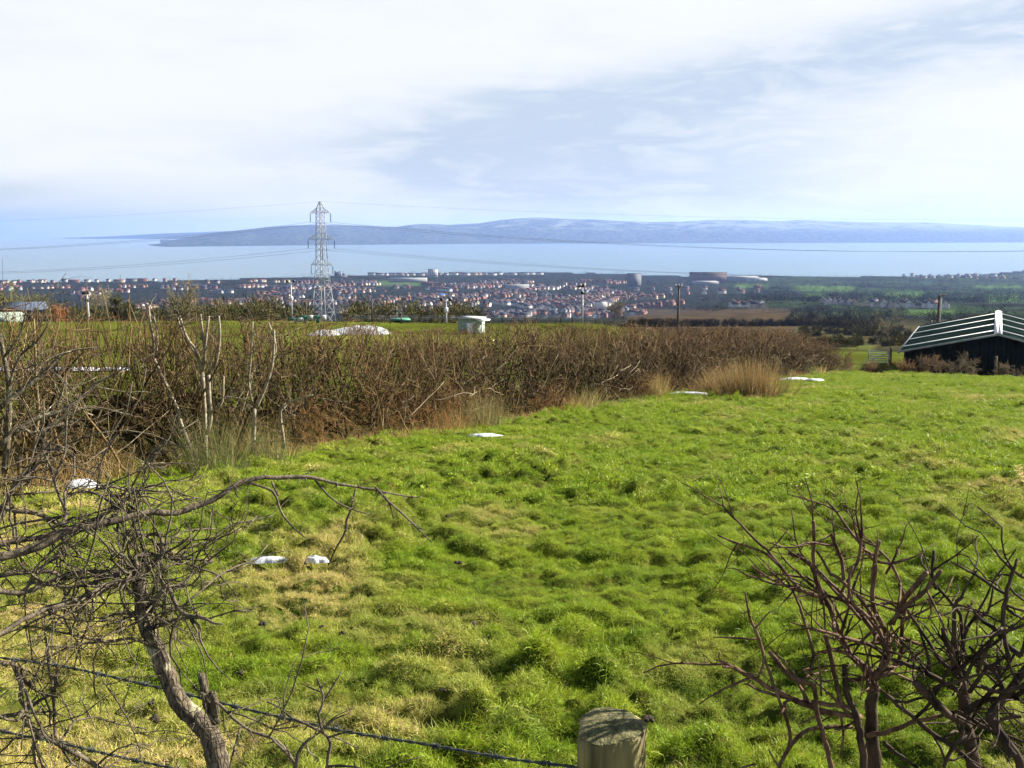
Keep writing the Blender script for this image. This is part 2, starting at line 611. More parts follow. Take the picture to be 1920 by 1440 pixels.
# the ground sheet: from the camera's feet down to the shore
th = np.radians(np.concatenate([np.arange(-105, -34, 3.5), np.arange(-34, 34, 0.15), np.arange(34, 106, 3.5)]))
rr = np.exp(np.linspace(math.log(0.9), math.log(4300), 290))
TH, RR = np.meshgrid(th, rr)
GX, GY = RR * np.sin(TH), RR * np.cos(TH)
GZ = G0(GX, GY)
inside = sstep(-0.6, 0.6, hedge_sd(GX, GY)) * (1 - sstep(1.5, 4, edge_d(GX, GY)))
inside = np.where(GY < 2, 1.0, inside)
GZ = GZ - 0.45 * inside
GZ += (1 - inside) * np.where((GY < 140), 0.10 * (fbm(GX / 0.9, GY / 0.9, 71) - 0.5), 0)
GU = GX / np.maximum(GY, 5)
nf = fbm(GX / 90., GY / 90., 50, 3)
nf2 = fbm(GX / 14., GY / 14., 60, 3)
cgrass = np.array([0.15, 0.20, 0.02])
colr = np.empty(GX.shape + (3,))
colr[:] = np.array([0.016, 0.018, 0.011])
colr *= (0.6 + 0.8 * nf2)[..., None]


def blend(c, mask):
    global colr
    colr = colr * (1 - mask[..., None]) + np.array(c) * (0.75 + 0.5 * nf2[..., None]) * mask[..., None]


blend((0.070, 0.085, 0.012), 1 - sstep(100, 125, GY))                      # neighbouring pasture behind the hedge
PXG, PYG = pix(np.stack([GX, np.maximum(GY, 0.3), GZ], -1))
far = sstep(115, 140, GY)
# fields of the lowland: parcels with hedged borders
ck = _hash(np.floor((GX + 0.25 * GY) / 150), np.floor((GY - 0.15 * GX) / 110), 7)
parcel = sstep(0.20, 0.30, GU) * far * (ck > 0.42)
blend((0.026, 0.042, 0.013), parcel * sstep(680, 760, GY))
blend((0.050, 0.046, 0.022), sstep(0.2, 0.28, GU) * far * (1 - sstep(420, 600, GY)))


def patch(x0, x1, y0, y1):
    s = 6.0
    return sstep(x0 - s, x0 + s, PXG) * (1 - sstep(x1 - s, x1 + s, PXG)) * sstep(y0 - 2, y0 + 2, PYG) * (1 - sstep(y1 - 2, y1 + 2, PYG)) * far


blend((0.050, 0.036, 0.019), patch(1175, 1490, 579, 620))                    # brown ploughed field
blend((0.085, 0.105, 0.025), patch(1575, 1640, 648, 664))
blend((0.075, 0.072, 0.032), patch(1560, 1700, 620, 630))
blend((0.05, 0.085, 0.022), patch(705, 790, 526, 536))
for q in ((1490, 1600, 536, 546), (1505, 1545, 550, 556), (1660, 1730, 546, 558), (1850, 1920, 552, 568), (1700, 1790, 582, 590), (1380, 1440, 533, 540), (1830, 1915, 535, 540)):
    blend((0.060, 0.105, 0.026), patch(*q))
nth, nr = len(th), len(rr)
ii = np.arange(nth * nr).reshape(nr, nth)
quads = np.stack([ii[:-1, :-1], ii[:-1, 1:], ii[1:, 1:], ii[1:, :-1]], -1).reshape(-1, 4)[:, ::-1]
ground = mesh_from('ground', np.stack([GX, GY, GZ], -1).reshape(-1, 3), quads, M['land'], col=colr.reshape(-1, 3), smooth=True)
tag(ground, 'sloping land falling away from the pasture to the shore', kind='structure')

# the pasture: finer sheet carrying the hummocks
th = np.radians(np.linspace(-60, 60, 640))
rr = np.exp(np.linspace(math.log(0.8), math.log(98), 400))
TH, RR = np.meshgrid(th, rr)
FX, FY = RR * np.sin(TH), RR * np.cos(TH)
sdh = hedge_sd(FX, FY)
ed = edge_d(FX, FY)
FZ = G0(FX, FY) + tussock(FX, FY) - 0.045
FZ -= 0.5 * sstep(-0.6, -1.6, sdh) + 0.5 * sstep(1.5, 4.5, ed)
ii = np.arange(FX.size).reshape(FX.shape)
quads = np.stack([ii[:-1, :-1], ii[:-1, 1:], ii[1:, 1:], ii[1:, :-1]], -1)[..., ::-1]
keep = (sdh > -1.9) & (ed < 5.0)
keep = keep[:-1, :-1] & keep[1:, :-1] & keep[:-1, 1:] & keep[1:, 1:]
quads = quads[keep].reshape(-1, 4)
used = np.unique(quads)
remap = np.zeros(FX.size, np.int32)
remap[used] = np.arange(len(used))
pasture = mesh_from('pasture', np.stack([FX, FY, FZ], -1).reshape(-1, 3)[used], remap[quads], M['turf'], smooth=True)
tag(pasture, 'hummocky green pasture sloping away from the fence', kind='structure')

# the lough
m, N, b = mat_base('sea water')
b.inputs['Base Color'].default_value = (0.05, 0.105, 0.115, 1)
b.inputs['Roughness'].default_value = 0.22
b.inputs['IOR'].default_value = 1.33
b.inputs['Specular IOR Level'].default_value = 0.5
g = N.n.new('ShaderNodeNewGeometry')
bn = N.n.new('ShaderNodeBump')
bn.inputs['Distance'].default_value = 2.0
bn.inputs['Strength'].default_value = 0.35
N.l.new(N.noise(N.scaled(g.outputs['Position'], (0.004, 0.012, 1)), 1.0, 6, 0.65), bn.inputs['Height'])
N.l.new(bn.outputs[0], b.inputs['Normal'])
M['sea'] = m
sea = mesh_from('water', [(-16000, 2200, SEA), (16000, 2200, SEA), (16000, 19000, SEA), (-16000, 19000, SEA)], np.array([[0, 1, 2, 3]]), m)
tag(sea, 'pale blue sea lough between the town and the far hills', kind='structure')

# the hills beyond the water
crest = np.array([(-700, 474), (-300, 472), (0, 470), (200, 465), (270, 461.5), (300, 456), (330, 450), (370, 443), (400, 438), (450, 432), (510, 425.5), (560, 422.5), (640, 421.5), (700, 424), (745, 425), (790, 420), (820, 420), (840, 422),
                  (900, 419), (940, 412.5), (1000, 408.5), (1030, 409), (1080, 412), (1110, 412), (1150, 414.5), (1210, 416.5), (1280, 415.5), (1340, 412), (1400, 413),
                  (1440, 414.5), (1500, 413), (1560, 414.5), (1620, 417), (1690, 417), (1740, 417.5), (1800, 420.5), (1860, 424), (1960, 428), (2200, 424), (2700, 430)])
shoreF = np.array([(-700, 472), (0, 468), (150, 464), (280, 461), (320, 462.5), (400, 461.5), (600, 459), (900, 456.5), (1200, 455.5), (1920, 454), (2700, 453)])
cols = np.arange(-700, 2700, 5.0)
nrow = 46
HXs, HYs, HZs = [], [], []
cu = (cols - 960) / FPX
v_sh = np.interp(cols, shoreF[:, 0], shoreF[:, 1])
v_cr = np.interp(cols, crest[:, 0], crest[:, 1]) - 1.1 * (fbm(cols / 22., cols * 0, 91, 3) - 0.5)
d_sh = -SEA / ((v_sh - 430) / FPX)
d_cr = d_sh + 2600 + 500 * (fbm(cols / 240., cols * 0, 92, 2) - .5)
z_cr = (430 - v_cr) / FPX * d_cr
for i in range(nrow):
    t = i / (nrow - 1)
    if i <= 36:
        s = i / 36.0
        d = d_sh + (d_cr - d_sh) * s
        prof = 0.42 * s + 0.58 * s * s * (3 - 2 * s)
        z = SEA - 1 + (z_cr - SEA) * prof
        z += 28 * np.sin(math.pi * s) * (fbm(cols / 45., s * 5 + cols * 0, 93, 3) - 0.5) * 1.6
    else:
        s = (i - 36) / 9.0
        d = d_cr + 3000 * s
        z = z_cr * (1 - s) + SEA * s
    HXs.append(cu * d)
    HYs.append(d)
    HZs.append(z)
HV = np.stack([np.array(HXs), np.array(HYs), np.array(HZs)], -1)
ii = np.arange(HV.shape[0] * HV.shape[1]).reshape(HV.shape[:2])
quads = np.stack([ii[:-1, :-1], ii[:-1, 1:], ii[1:, 1:], ii[1:, :-1]], -1).reshape(-1, 4)[:, ::-1]
m, N, b = mat_base('far hills')
b.inputs['Specular IOR Level'].default_value = 0.0
g = N.n.new('ShaderNodeNewGeometry')
pos = g.outputs['Position']
n1 = N.noise(N.scaled(pos, (0.004, 0.0035, 0.004)), 1.0, 5, 0.65)
n2 = N.noise(N.scaled(pos, (0.02, 0.012, 0.02)), 1.0, 5, 0.7)
sp = N.n.new('ShaderNodeSeparateXYZ')
N.l.new(pos, sp.inputs[0])
c = N.mix(N.smooth(n2, 0.40, 0.58), (0.014, 0.019, 0.017), (0.062, 0.070, 0.046))
top = N.m('MULTIPLY', N.smooth(sp.outputs[2], -60, 60), N.smooth(N.m('ADD', n1, N.m('MULTIPLY', N.m('SUBTRACT', sp.outputs[0], 1500.0), 0.00003)), 0.42, 0.62))
c = N.mix(N.m('MULTIPLY', top, 0.9), c, (0.17, 0.185, 0.125))
vor = N.n.new('ShaderNodeTexVoronoi')
vor.inputs['Scale'].default_value = 1.0
N.l.new(N.scaled(pos, (0.018, 0.012, 0.018)), vor.inputs['Vector'])
dots = N.m('MULTIPLY', N.m('LESS_THAN', vor.outputs['Distance'], 0.16), N.m('MULTIPLY', N.smooth(sp.outputs[2], -30, -130), N.smooth(n1, 0.45, 0.6)))
c = N.mix(N.m('MULTIPLY', dots, 0.8), c, (0.35, 0.34, 0.33))
N.l.new(c, b.inputs['Base Color'])
b.inputs['Roughness'].default_value = 0.95
ridge = np.array([(-900, 470), (0, 460), (90, 447.5), (200, 443.5), (300, 438.5), (420, 433.5), (560, 431), (800, 434)])
rc_ = np.arange(-900, 800, 8.0)
rv = np.interp(rc_, ridge[:, 0], ridge[:, 1]) - 1.5 * (fbm(rc_ / 60., rc_ * 0, 96, 3) - .5)
rows_ = []
for dq, fq in ((15600., 0.0), (16000., 0.6), (16500., 1.0), (17600., 0.0)):
    zq = (SEA - 2) * (1 - fq) + fq * (430 - rv) / FPX * 16500.
    rows_.append(np.stack([(rc_ - 960) / FPX * dq, np.full(len(rc_), dq), zq], -1))
RV = np.stack(rows_)
ii = np.arange(RV.shape[0] * RV.shape[1]).reshape(RV.shape[:2])
rq = np.stack([ii[:-1, :-1], ii[:-1, 1:], ii[1:, 1:], ii[1:, :-1]], -1).reshape(-1, 4)[:, ::-1]
tag(mesh_from('hills', RV.reshape(-1, 3), rq, m, smooth=True), 'faint far ridge fading into the rain on the left', kind='structure')
hills = mesh_from('hills', HV.reshape(-1, 3), quads, m, smooth=True)
tag(hills, 'long low blue hills across the water', kind='structure')

# haze: the damp air between here and the far shore
m = bpy.data.materials.new('haze')
m.use_nodes = True
t = m.node_tree
t.nodes.clear()
pv = t.nodes.new('ShaderNodeVolumePrincipled')
pv.inputs['Color'].default_value = (0.31, 0.48, 0.95, 1)
pv.inputs['Density'].default_value = 0.000046
pv.inputs['Density Attribute'].default_value = ''
pv.inputs['Anisotropy'].default_value = 0.25
om = t.nodes.new('ShaderNodeOutputMaterial')
t.links.new(pv.outputs[0], om.inputs['Volume'])
hz = MB().box((0, 9400, 0), (34000, 19600, 330)).build('haze', m)
tag(hz, 'pale bluish haze hanging over the lough and the far hills', 'haze', kind='stuff')

# ------------------------------------------------------------------ pylon and power cables
def bars_mesh(segs, w, name, mat, parent):
    mb = MB()
    for a, b2 in segs:
        mb.bar(a, b2, w)
    return mb.build(name, mat, parent)


PYD = 240.0
pb = P(607, 606, PYD)
PYX = pb[0]
PYH = P(603, 377, PYD)[2]
PYZ = float(G0(PYX, PYD)) - 0.4
pyl = empty('pylon', (PYX, PYD, PYZ), math.radians(-24))
tag(pyl, 'tall grey steel lattice pylon with three pairs of crossarms beyond the hedge', 'pylon')
HT = PYH - PYZ
# height fraction -> half width of the square tower
pf = [(0.0, 2.15), (0.32, 1.42), (0.53, 1.0), (0.93, 0.72), (0.965, 0.40), (1.0, 0.10)]
hw = lambda z: float(np.interp(z / HT, [p[0] for p in pf], [p[1] for p in pf]))
corner = [(-1, -1), (1, -1), (1, 1), (-1, 1)]
zs = [f * HT for f, _ in pf]
for cx, cy in corner:
    segs = [((cx * hw(a), cy * hw(a), a), (cx * hw(b2), cy * hw(b2), b2)) for a, b2 in zip(zs[:-1], zs[1:])]
    bars_mesh(segs, 0.14, 'leg', M['galv'], pyl)
lev = [0.0]
while lev[-1] < 0.93 * HT - 0.3:
    lev.append(min(lev[-1] + max(1.25, 1.55 * hw(lev[-1])), 0.93 * HT))
segs = []
for a, b2 in zip(lev[:-1], lev[1:]):
    for i in range(4):
        c1, c2 = corner[i], corner[(i + 1) % 4]
        p = lambda c, z: (c[0] * hw(z), c[1] * hw(z), z)
        segs += [(p(c1, a), p(c2, b2)), (p(c2, a), p(c1, b2))]
        if a < 0.45 * HT:
            segs.append((p(c1, b2), p(c2, b2)))
tag(bars_mesh(segs, 0.055, 'bracing', M['galv'], pyl), kind='stuff')
arm_tips = []
for fz, la in ((0.905, 3.0), (0.695, 3.9), (0.49, 3.2)):
    za = fz * HT
    for sx in (-1, 1):
        tip = np.array([sx * la, 0, za])
        sg = []
        for sy in (-1, 1):
            r0 = np.array([sx * hw(za), sy * hw(za), za])
            r1 = np.array([sx * hw(za + 1.5), sy * hw(za + 1.5), za + 1.45])
            sg += [(r0, tip), (r1, tip)]
            for q in (0.33, 0.66):
                sg.append((r0 + (tip - r0) * q, r1 + (tip - r1) * q))
                sg.append((r0 + (tip - r0) * (q - 0.33), r1 + (tip - r1) * q))
        bars_mesh(sg, 0.06, 'crossarm', M['galv'], pyl)
        mb = MB()
        mb.bar(tip, tip - np.array([0, 0, 2.15]), 0.09)
        for q in range(9):
            zc = tip[2] - 0.3 - q * 0.2
            mb.tube([(tip[0], 0, zc), (tip[0], 0, zc - 0.11)], [0.17, 0.10], 8)
        mb.build('insulator', M['glass_ins'], pyl)
        ca, sa = math.cos(math.radians(-24)), math.sin(math.radians(-24))
        e = tip - np.array([0, 0, 2.2])
        arm_tips.append((np.array([PYX + e[0] * ca, PYD + e[0] * sa, PYZ + e[2]]), fz, sx))
top = np.array([PYX, PYD, PYZ + HT - 0.1])
spans = []
names = {0.905: 'top', 0.695: 'middle', 0.49: 'lowest'}
for tip, fz, sx in arm_tips:
    side = 'far' if sx > 0 else 'near'
    spans.append((tip, names[fz], 'right tip' if sx > 0 else 'left tip', 7.4))
spans.append((top, 'peak', '', 4.2))
for tip, nm, side, sag in spans:
    for dx, dy, dz, way in ((306, -4, 0.5, 'right'), (-285, 92, -2.0, 'left')):
        t_ = np.linspace(0, 1, 48)
        end = tip + np.array([dx, dy, dz])
        if nm == 'peak' and way == 'right':
            end[2] -= 1.0
        path = tip + (end - tip) * t_[:, None]
        path[:, 2] -= 4 * sag * t_ * (1 - t_)
        rad_ = 0.014 if nm == 'peak' else 0.027
        w_ = MB().tube(path, rad_, 4).build('power_cable', M['cable'])
        if nm == 'peak':
            lab = 'thin earth wire strung from the peak of the pylon to the ' + way
        else:
            lab = 'sagging power cable running %s from the %s of the %s pylon crossarm' % (way, side, nm)
        tag(w_, lab, 'cable', 'cables strung from the pylon')

# ------------------------------------------------------------------ barn
barn_f = np.array([35.0, 69.0])
bdir = nrm(np.array([10.0, 20.0]))
bper = np.array([bdir[1], -bdir[0]])           # towards the right of the ridge
BW, BL = 6.3, 21.1
z_r = P(1875, 625, 69.0)[2]
z_e = z_r - 1.55
barn = empty('barn', (barn_f[0], barn_f[1], -11.9))
tag(barn, 'dark barn with green sheet roof and white light strips at the field edge', 'barn')


def bp(a, l, z):                               # across the ridge, along it, height -> local to the barn
    q = bper * a + bdir * l
    return np.array([q[0], q[1], z + 11.9])


slope = math.hypot(BW, 1.55)
for s in (-1, 1):
    def rp(t, l, up=0.0):                       # t: 0 ridge .. 1 eave, along the slope; up: out of the sheet
        return bp(s * BW * t, l, z_r - 1.55 * t + up)
    # corrugated sheeting in bays, light strips between them
    N1 = 64
    Vs, Fs = MB(), None
    mb = MB()
    tgrid = np.array([0.02, 1.035])
    ls = np.linspace(-0.35, BL, 150)
    V = []
    for l in ls:
        r_ = 0.018 * math.cos(l * 2 * math.pi / 0.30)
        V += [rp(0.015, l, r_), rp(1.03, l, r_)]
    V += [rp(0.015, l, r_ - 0.08) for l in ls] + [rp(1.03, l, r_ - 0.08) for l in ls]
    n = len(ls)
    a = np.arange(n - 1)
    F = np.concatenate([np.stack([2 * a, 2 * a + 1, 2 * a + 3, 2 * a + 2], 1),
                        np.stack([2 * n + a, 2 * n + a + 1, 3 * n + a + 1, 3 * n + a], 1)])
    mb.add(V, F)
    slope_o = mb.build('roof_slope', M['roof_green'], barn)
    for i in range(5):
        lc = 2.6 + i * 5.45
        if lc > BL - 0.5 or i > 3:
            break
        q = [rp(0.02, lc - 0.30, 0.032), rp(1.025, lc - 0.30, 0.032), rp(1.025, lc + 0.30, 0.032), rp(0.02, lc + 0.30, 0.032)]
        q2 = [v - np.array([0, 0, 0.01]) for v in q]
        MB().add(q + q2, np.array([[0, 1, 2, 3], [7, 6, 5, 4], [0, 4, 5, 1], [1, 5, 6, 2], [2, 6, 7, 3], [3, 7, 4, 0]])).build('light_strip', M['roof_light'], slope_o)
    MB().bar(rp(1.045, -0.35, -0.1), rp(1.045, BL, -0.1), 0.12).build('gutter', M['galv'], slope_o)
    MB().bar(rp(0.0, -0.38, -0.05), rp(1.04, -0.38, -0.05), 0.05, 0.14).build('verge_trim', M['galv'], slope_o)
    # side wall
    c0 = bp(s * (BW - 0.15), BL / 2, 0)
    MB().box((c0[0], c0[1], (z_e + 11.9) / 2 - 1.0), (0.14, BL - 0.6, z_e + 11.9 + 1.6), -math.atan2(bdir[0], bdir[1])).build('side_wall', M['barn_wall'], barn)
# ridge cap
rc = MB()
for s in (-1, 1):
    a_, b_ = bp(0, -0.42, z_r + 0.10), bp(0, BL, z_r + 0.10)
    c_, d_ = bp(s * 0.27, BL, z_r + 0.10 - 0.095), bp(s * 0.27, -0.42, z_r + 0.10 - 0.095)
    q = [a_, b_, c_, d_]
    rc.add(q + [v - np.array([0, 0, 0.05]) for v in q], np.array([[0, 1, 2, 3], [7, 6, 5, 4], [0, 4, 5, 1], [1, 5, 6, 2], [2, 6, 7, 3], [3, 7, 4, 0]]))
rc.build('ridge_cap', M['white'], barn)
# gable wall of vertical boards, board by board
nb = 42
MB().add([bp(-BW + .1, BL - .3, -14), bp(BW - .1, BL - .3, -14), bp(BW - .1, BL - .3, z_e), bp(0, BL - .3, z_r - .1), bp(-BW + .1, BL - .3, z_e)], np.array([[0, 1, 2, 3, 4]])).build('back_wall', M['barn_wall'], barn)
for i in range(nb):
    a0, a1 = -BW + 0.1 + (2 * BW - 0.2) * i / nb, -BW + 0.1 + (2 * BW - 0.2) * (i + 1) / nb
    zt0, zt1 = z_r - 1.55 * abs(a0) / BW - 0.1, z_r - 1.55 * abs(a1) / BW - 0.1
    dep = 0.02 if i % 2 else 0.05
    q = [bp(a0, 0.0 - dep, -13.5), bp(a1, 0.0 - dep, -13.5), bp(a1, 0.0 - dep, zt1), bp(a0, 0.0 - dep, zt0)]
    q += [bp(a0, 0.08, -13.5), bp(a1, 0.08, -13.5), bp(a1, 0.08, zt1), bp(a0, 0.08, zt0)]
    MB().add(q, np.array([[0, 1, 2, 3], [7, 6, 5, 4], [0, 4, 5, 1], [1, 5, 6, 2], [2, 6, 7, 3], [3, 7, 4, 0]])).build('board', M['barn_wall'], barn)

# ------------------------------------------------------------------ poles, kiosk and odds and ends beyond the hedge
def pole(px, ytop, ybot, d, rad, mat, label, head=None, cat='pole', name='pole'):
    tp = P(px, ytop, d)
    zb = float(G0(tp[0], d)) - 0.3
    o = empty(name, (tp[0], d, zb))
    h = tp[2] - zb
    MB().tube([(0, 0, 0), (0, 0, h * .5), (0, 0, h)], [rad * 1.15, rad, rad * 0.8], 8).build('shaft', mat, o, smooth=True)
    if head == 'flood':
        MB().bar((-0.55, 0, h - .15), (0.55, 0, h - .15), 0.09).build('bracket', mat, o)
        for s in (-1, 1):
            MB().box((s * 0.5, -0.1, h + 0.12), (0.34, 0.26, 0.36), 0.4 * s).build('floodlight', M['black'], o)
        MB().box((0.05, -0.18, h * 0.62), (0.4, 0.25, 0.6)).build('control_box', M['white'], o)
    elif head == 'camera':
        MB().bar((-0.5, 0, h - .05), (0.25, 0, h + .3), 0.12).build('bracket', M['black'], o)
        MB().box((-0.35, -0.1, h + 0.1), (0.5, 0.24, 0.26), 0.5).build('camera_head', M['black'], o)
        MB().box((0.12, -0.1, h + 0.18), (0.3, 0.24, 0.42), -0.4).build('lamp_head', M['black'], o)
        MB().tube([(0, -.1, h - .95), (0, -.1, h - .6)], [0.28, 0.2], 8).build('collar', M['black'], o)
    elif head == 'tee':
        MB().bar((-0.5, 0, h - .25), (0.5, 0, h - .25), 0.12).build('crossarm', mat, o)
        for s in (-1, 0, 1):
            MB().tube([(s * .42, 0, h - .2), (s * .42, 0, h + .12)], [0.06, 0.04], 6).build('insulator', M['white'], o)
    elif head == 'angle':
        MB().bar((-0.15, 0, h - .1), (0.75, 0, h + .05), 0.10).build('crossarm', mat, o)
        MB().box((-0.25, -0.1, h * 0.42), (0.35, 0.3, 0.3)).build('junction_box', M['white'], o)
        MB().tube([(0.22, 0, 0), (0.22, 0, h - .3)], 0.03, 5).build('conduit', M['galv'], o)
    tag(o, label, cat)
    return o


pole(163, 551, 592, 122, 0.13, M['pole_grey'], 'pale grey lamp pole standing alone behind the hedge by the scrub', 'camera', 'lamp pole', 'lamp_pole')
pole(545, 529, 604, 138, 0.13, M['pole_grey'], 'grey floodlight pole just to the left of the pylon', 'flood', 'lamp pole', 'lamp_pole')
pole(573, 562, 602, 128, 0.09, M['pole_wood'], 'short thin brown pole between floodlight pole and pylon', None, 'pole')
pole(697, 560, 610, 112, 0.085, M['black'], 'thin black pole rising beside the white heap', None, 'pole')
pole(744, 574, 604, 135, 0.045, M['pole_grey'], 'thin pale mast above the small green cabin', None, 'mast', 'mast')
pole(836, 563, 615, 112, 0.11, M['pole_grey'], 'grey floodlight pole beside the pale green kiosk', 'flood', 'lamp pole', 'lamp_pole')
pole(1092, 538, 612, 130, 0.14, M['pole_grey'], 'grey camera pole standing above the clipped hedge', 'camera', 'camera pole', 'camera_pole')
pole(1273, 534, 616, 135, 0.15, M['pole_wood'], 'wooden utility pole with short crossarm in front of the brown field', 'tee', 'utility pole', 'utility_pole')
pole(1762, 553, 612, 104, 0.16, M['pole_wood'], 'dark utility pole with bracket behind the barn roof', 'angle', 'utility pole', 'utility_pole')

# kiosk
kd = 83.0
kc = P(884, 612, kd)
ko = empty('kiosk', (kc[0], kd, float(G0(kc[0], kd)) - 0.2), -0.5)
zt = P(884, 598, kd)[2] - ko.location[2]
MB().box((0, 0, zt / 2), (1.75, 1.6, zt)).build('wall', M['kiosk'], ko)
MB().box((0, 0, zt + 0.09), (1.95, 1.8, 0.15)).build('roof', M['sheet'], ko)
MB().box((1.2, 0, zt - .05), (0.6, 1.3, 0.12)).build('canopy', M['white'], ko)
MB().bar((1.4, -.6, 0), (1.4, -.6, zt - .1), 0.08).build('canopy_post', M['white'], ko)
MB().box((0.35, -0.82, zt / 2 - .1), (0.6, 0.06, zt - .4)).build('door', M['white'], ko)
tag(ko, 'small pale green kiosk with white roof behind the hedge', 'kiosk')

# white heap
def mound(name, px0, px1, ytop, d, depth, mat, label, cat, seed, drop=0.3, lumps=0.25):
    a, b2 = P(px0, ytop, d), P(px1, ytop, d)
    cx = (a[0] + b2[0]) / 2
    w = (b2[0] - a[0]) / 2
    zb = float(G0(cx, d)) - drop
    h = a[2] - zb
    n, k_ = 34, 15
    V = []
    for j in range(k_):
        for i in range(n):
            x, y = -1 + 2 * i / (n - 1), -1 + 2 * j / (k_ - 1)
            q = max(0, 1 - abs(x) ** 3.0) * max(0, 1 - abs(y) ** 2.4)
            hh = h * (q ** 0.6) * (1 - lumps + 2 * lumps * float(fbm(np.array(x * 3.1 + seed), np.array(y * 1.7), seed)) - lumps * .3)
            V.append((x * w, y * depth, hh))
    ii = np.arange(n * k_).reshape(k_, n)
    F = np.stack([ii[:-1, :-1], ii[:-1, 1:], ii[1:, 1:], ii[1:, :-1]], -1).reshape(-1, 4)
    o = mesh_from(name, V, F, mat, smooth=True)
    o.location = (cx, d, zb)
    tag(o, label, cat)
    return o


mound('heap', 608, 734, 611, 82, 2.0, M['sheet'], 'long white sheeted heap lying behind the hedge below the pylon', 'heap', 3)
mound('heap', 572, 640, 619, 80, 1.4, M['sheet'], 'low white drift tapering off beside the long white heap', 'heap', 8)
hp = empty('hoop', P(742, 607, 101))
hp.location[2] = float(G0(hp.location[0], 101)) - .1
an = np.linspace(0.1, math.pi - 0.2, 16)
MB().tube(np.stack([0.6 * np.cos(an), an * 0, 1.0 + 0.5 * np.sin(an)], 1), 0.07, 6).build('arch', M['black'], hp)
MB().tube([(0.59, 0, 0), (0.59, 0, 1.1)], 0.06, 6).build('upright', M['black'], hp)
MB().tube([(-0.59, 0, 0), (-0.59, 0, 1.15)], 0.06, 6).build('upright', M['black'], hp)
tag(hp, 'black arched pipe hoop at the end of the white heap', 'hoop')
cb = P(750, 606, 108)
cbz = float(G0(cb[0], 108)) - 0.2
co = empty('cabin', (cb[0], 108, cbz), 0.2)
zt = P(750, 600, 108)[2] - cbz
MB().box((0, 0, zt / 2), (2.0, 1.8, zt)).build('wall', M['barn_wall'], co)
MB().box((0, 0, zt + .08), (2.2, 2.0, 0.14)).build('roof', M['green_paint'], co)
tag(co, 'small dark cabin with green roof in front of the brown scrub', 'cabin')
for px, lab in ((572, 'green pump set with pale base left of the pylon foot'), (596, 'taller green valve gear nearest the pylon foot'), (553, 'low grey pump box furthest from the pylon foot')):
    d = 102
    c = P(px, 604, d)
    z0 = float(G0(c[0], d)) - .1
    o = empty('valve_gear', (c[0], d, z0))
    zt = P(px, 592 if px != 553 else 597, d)[2] - z0
    MB().tube([(0, 0, 0), (0, 0, zt)], [0.22, 0.13], 8).build('column', M['green_paint'] if px != 553 else M['pole_grey'], o)
    MB().bar((-0.6, 0, zt * .86), (0.5, 0, zt * .86), 0.22).build('cross_pipe', M['green_paint'], o)
    MB().box((0.6, -.1, zt * .8), (0.55, 0.5, 0.45)).build('motor_box', M['pole_grey'], o)
    tag(o, lab, 'valve gear')

# security fence: posts and wires, and a leaning panel
fo = empty('security_fence', (0, 0, 0))
prev = None
for px in range(655, 1118, 22):
    d = 124 + (px - 655) * 0.004
    c = P(px, 605, d)
    z0 = float(G0(c[0], d)) - .2
    zt = P(px, 592, d)[2]
    MB().bar((c[0], d, z0), (c[0], d, zt + RNG.normal(0, .12)), 0.09).build('post', M['black'] if px % 44 else M['pole_wood'], fo)
    if prev is not None:
        for q in (0.97, 0.8, 0.62):
            MB().bar((prev[0], prev[1], prev[2] + (prev[3] - prev[2]) * q), (c[0], d, z0 + (zt - z0) * q), 0.03).build('wire_strand', M['pole_grey'], fo)
    prev = (c[0], d, z0, zt)
tag(fo, 'long row of dark fence posts with wires behind the hedge', 'fence')

# field gate and its post
gd = 88.0
ga, gb = P(1628, 673, gd), P(1667, 673, gd - 2.5)
zg = float(G0((ga[0] + gb[0]) / 2, gd)) + 0.1
gt = empty('field_gate', (ga[0], ga[1], zg))
ght = P(1645, 656, gd)[2] - zg
dv = np.array([gb[0] - ga[0], gb[1] - ga[1], 0])
rise = np.array([0, 0, 0.22])
for q in np.linspace(0.12, 1.0, 6):
    MB().bar((0, 0, ght * q - 0.1), dv + rise + np.array([0, 0, ght * q - 0.1]), 0.075).build('rail', M['galv'], gt)
for q in (0.0, 1.0):
    MB().bar(dv * q + rise * q + np.array([0, 0, 0]), dv * q + rise * q + np.array([0, 0, ght]), 0.09).build('stile', M['galv'], gt)
MB().bar((0, 0, 0.1), dv + rise + np.array([0, 0, ght - .15]), 0.06).build('brace', M['galv'], gt)
tag(gt, 'grey galvanised bar gate standing open beyond the pasture', 'gate')
for (px, yt, d, lab) in ((1671, 650, 85, 'short dark gatepost beside the bar gate'), (1868, 668, 60, 'short weathered stake standing before the dark barn gable')):
    c = P(px, yt, d)
    z0 = float(G0(c[0], d)) - .3
    MBo = MB().tube([(c[0], d, z0), (c[0] + .02, d, (z0 + c[2]) / 2), (c[0], d, c[2])], [0.1, 0.09, 0.085], 8).build('stake', M['pole_wood'])
    tag(MBo, lab, 'post')

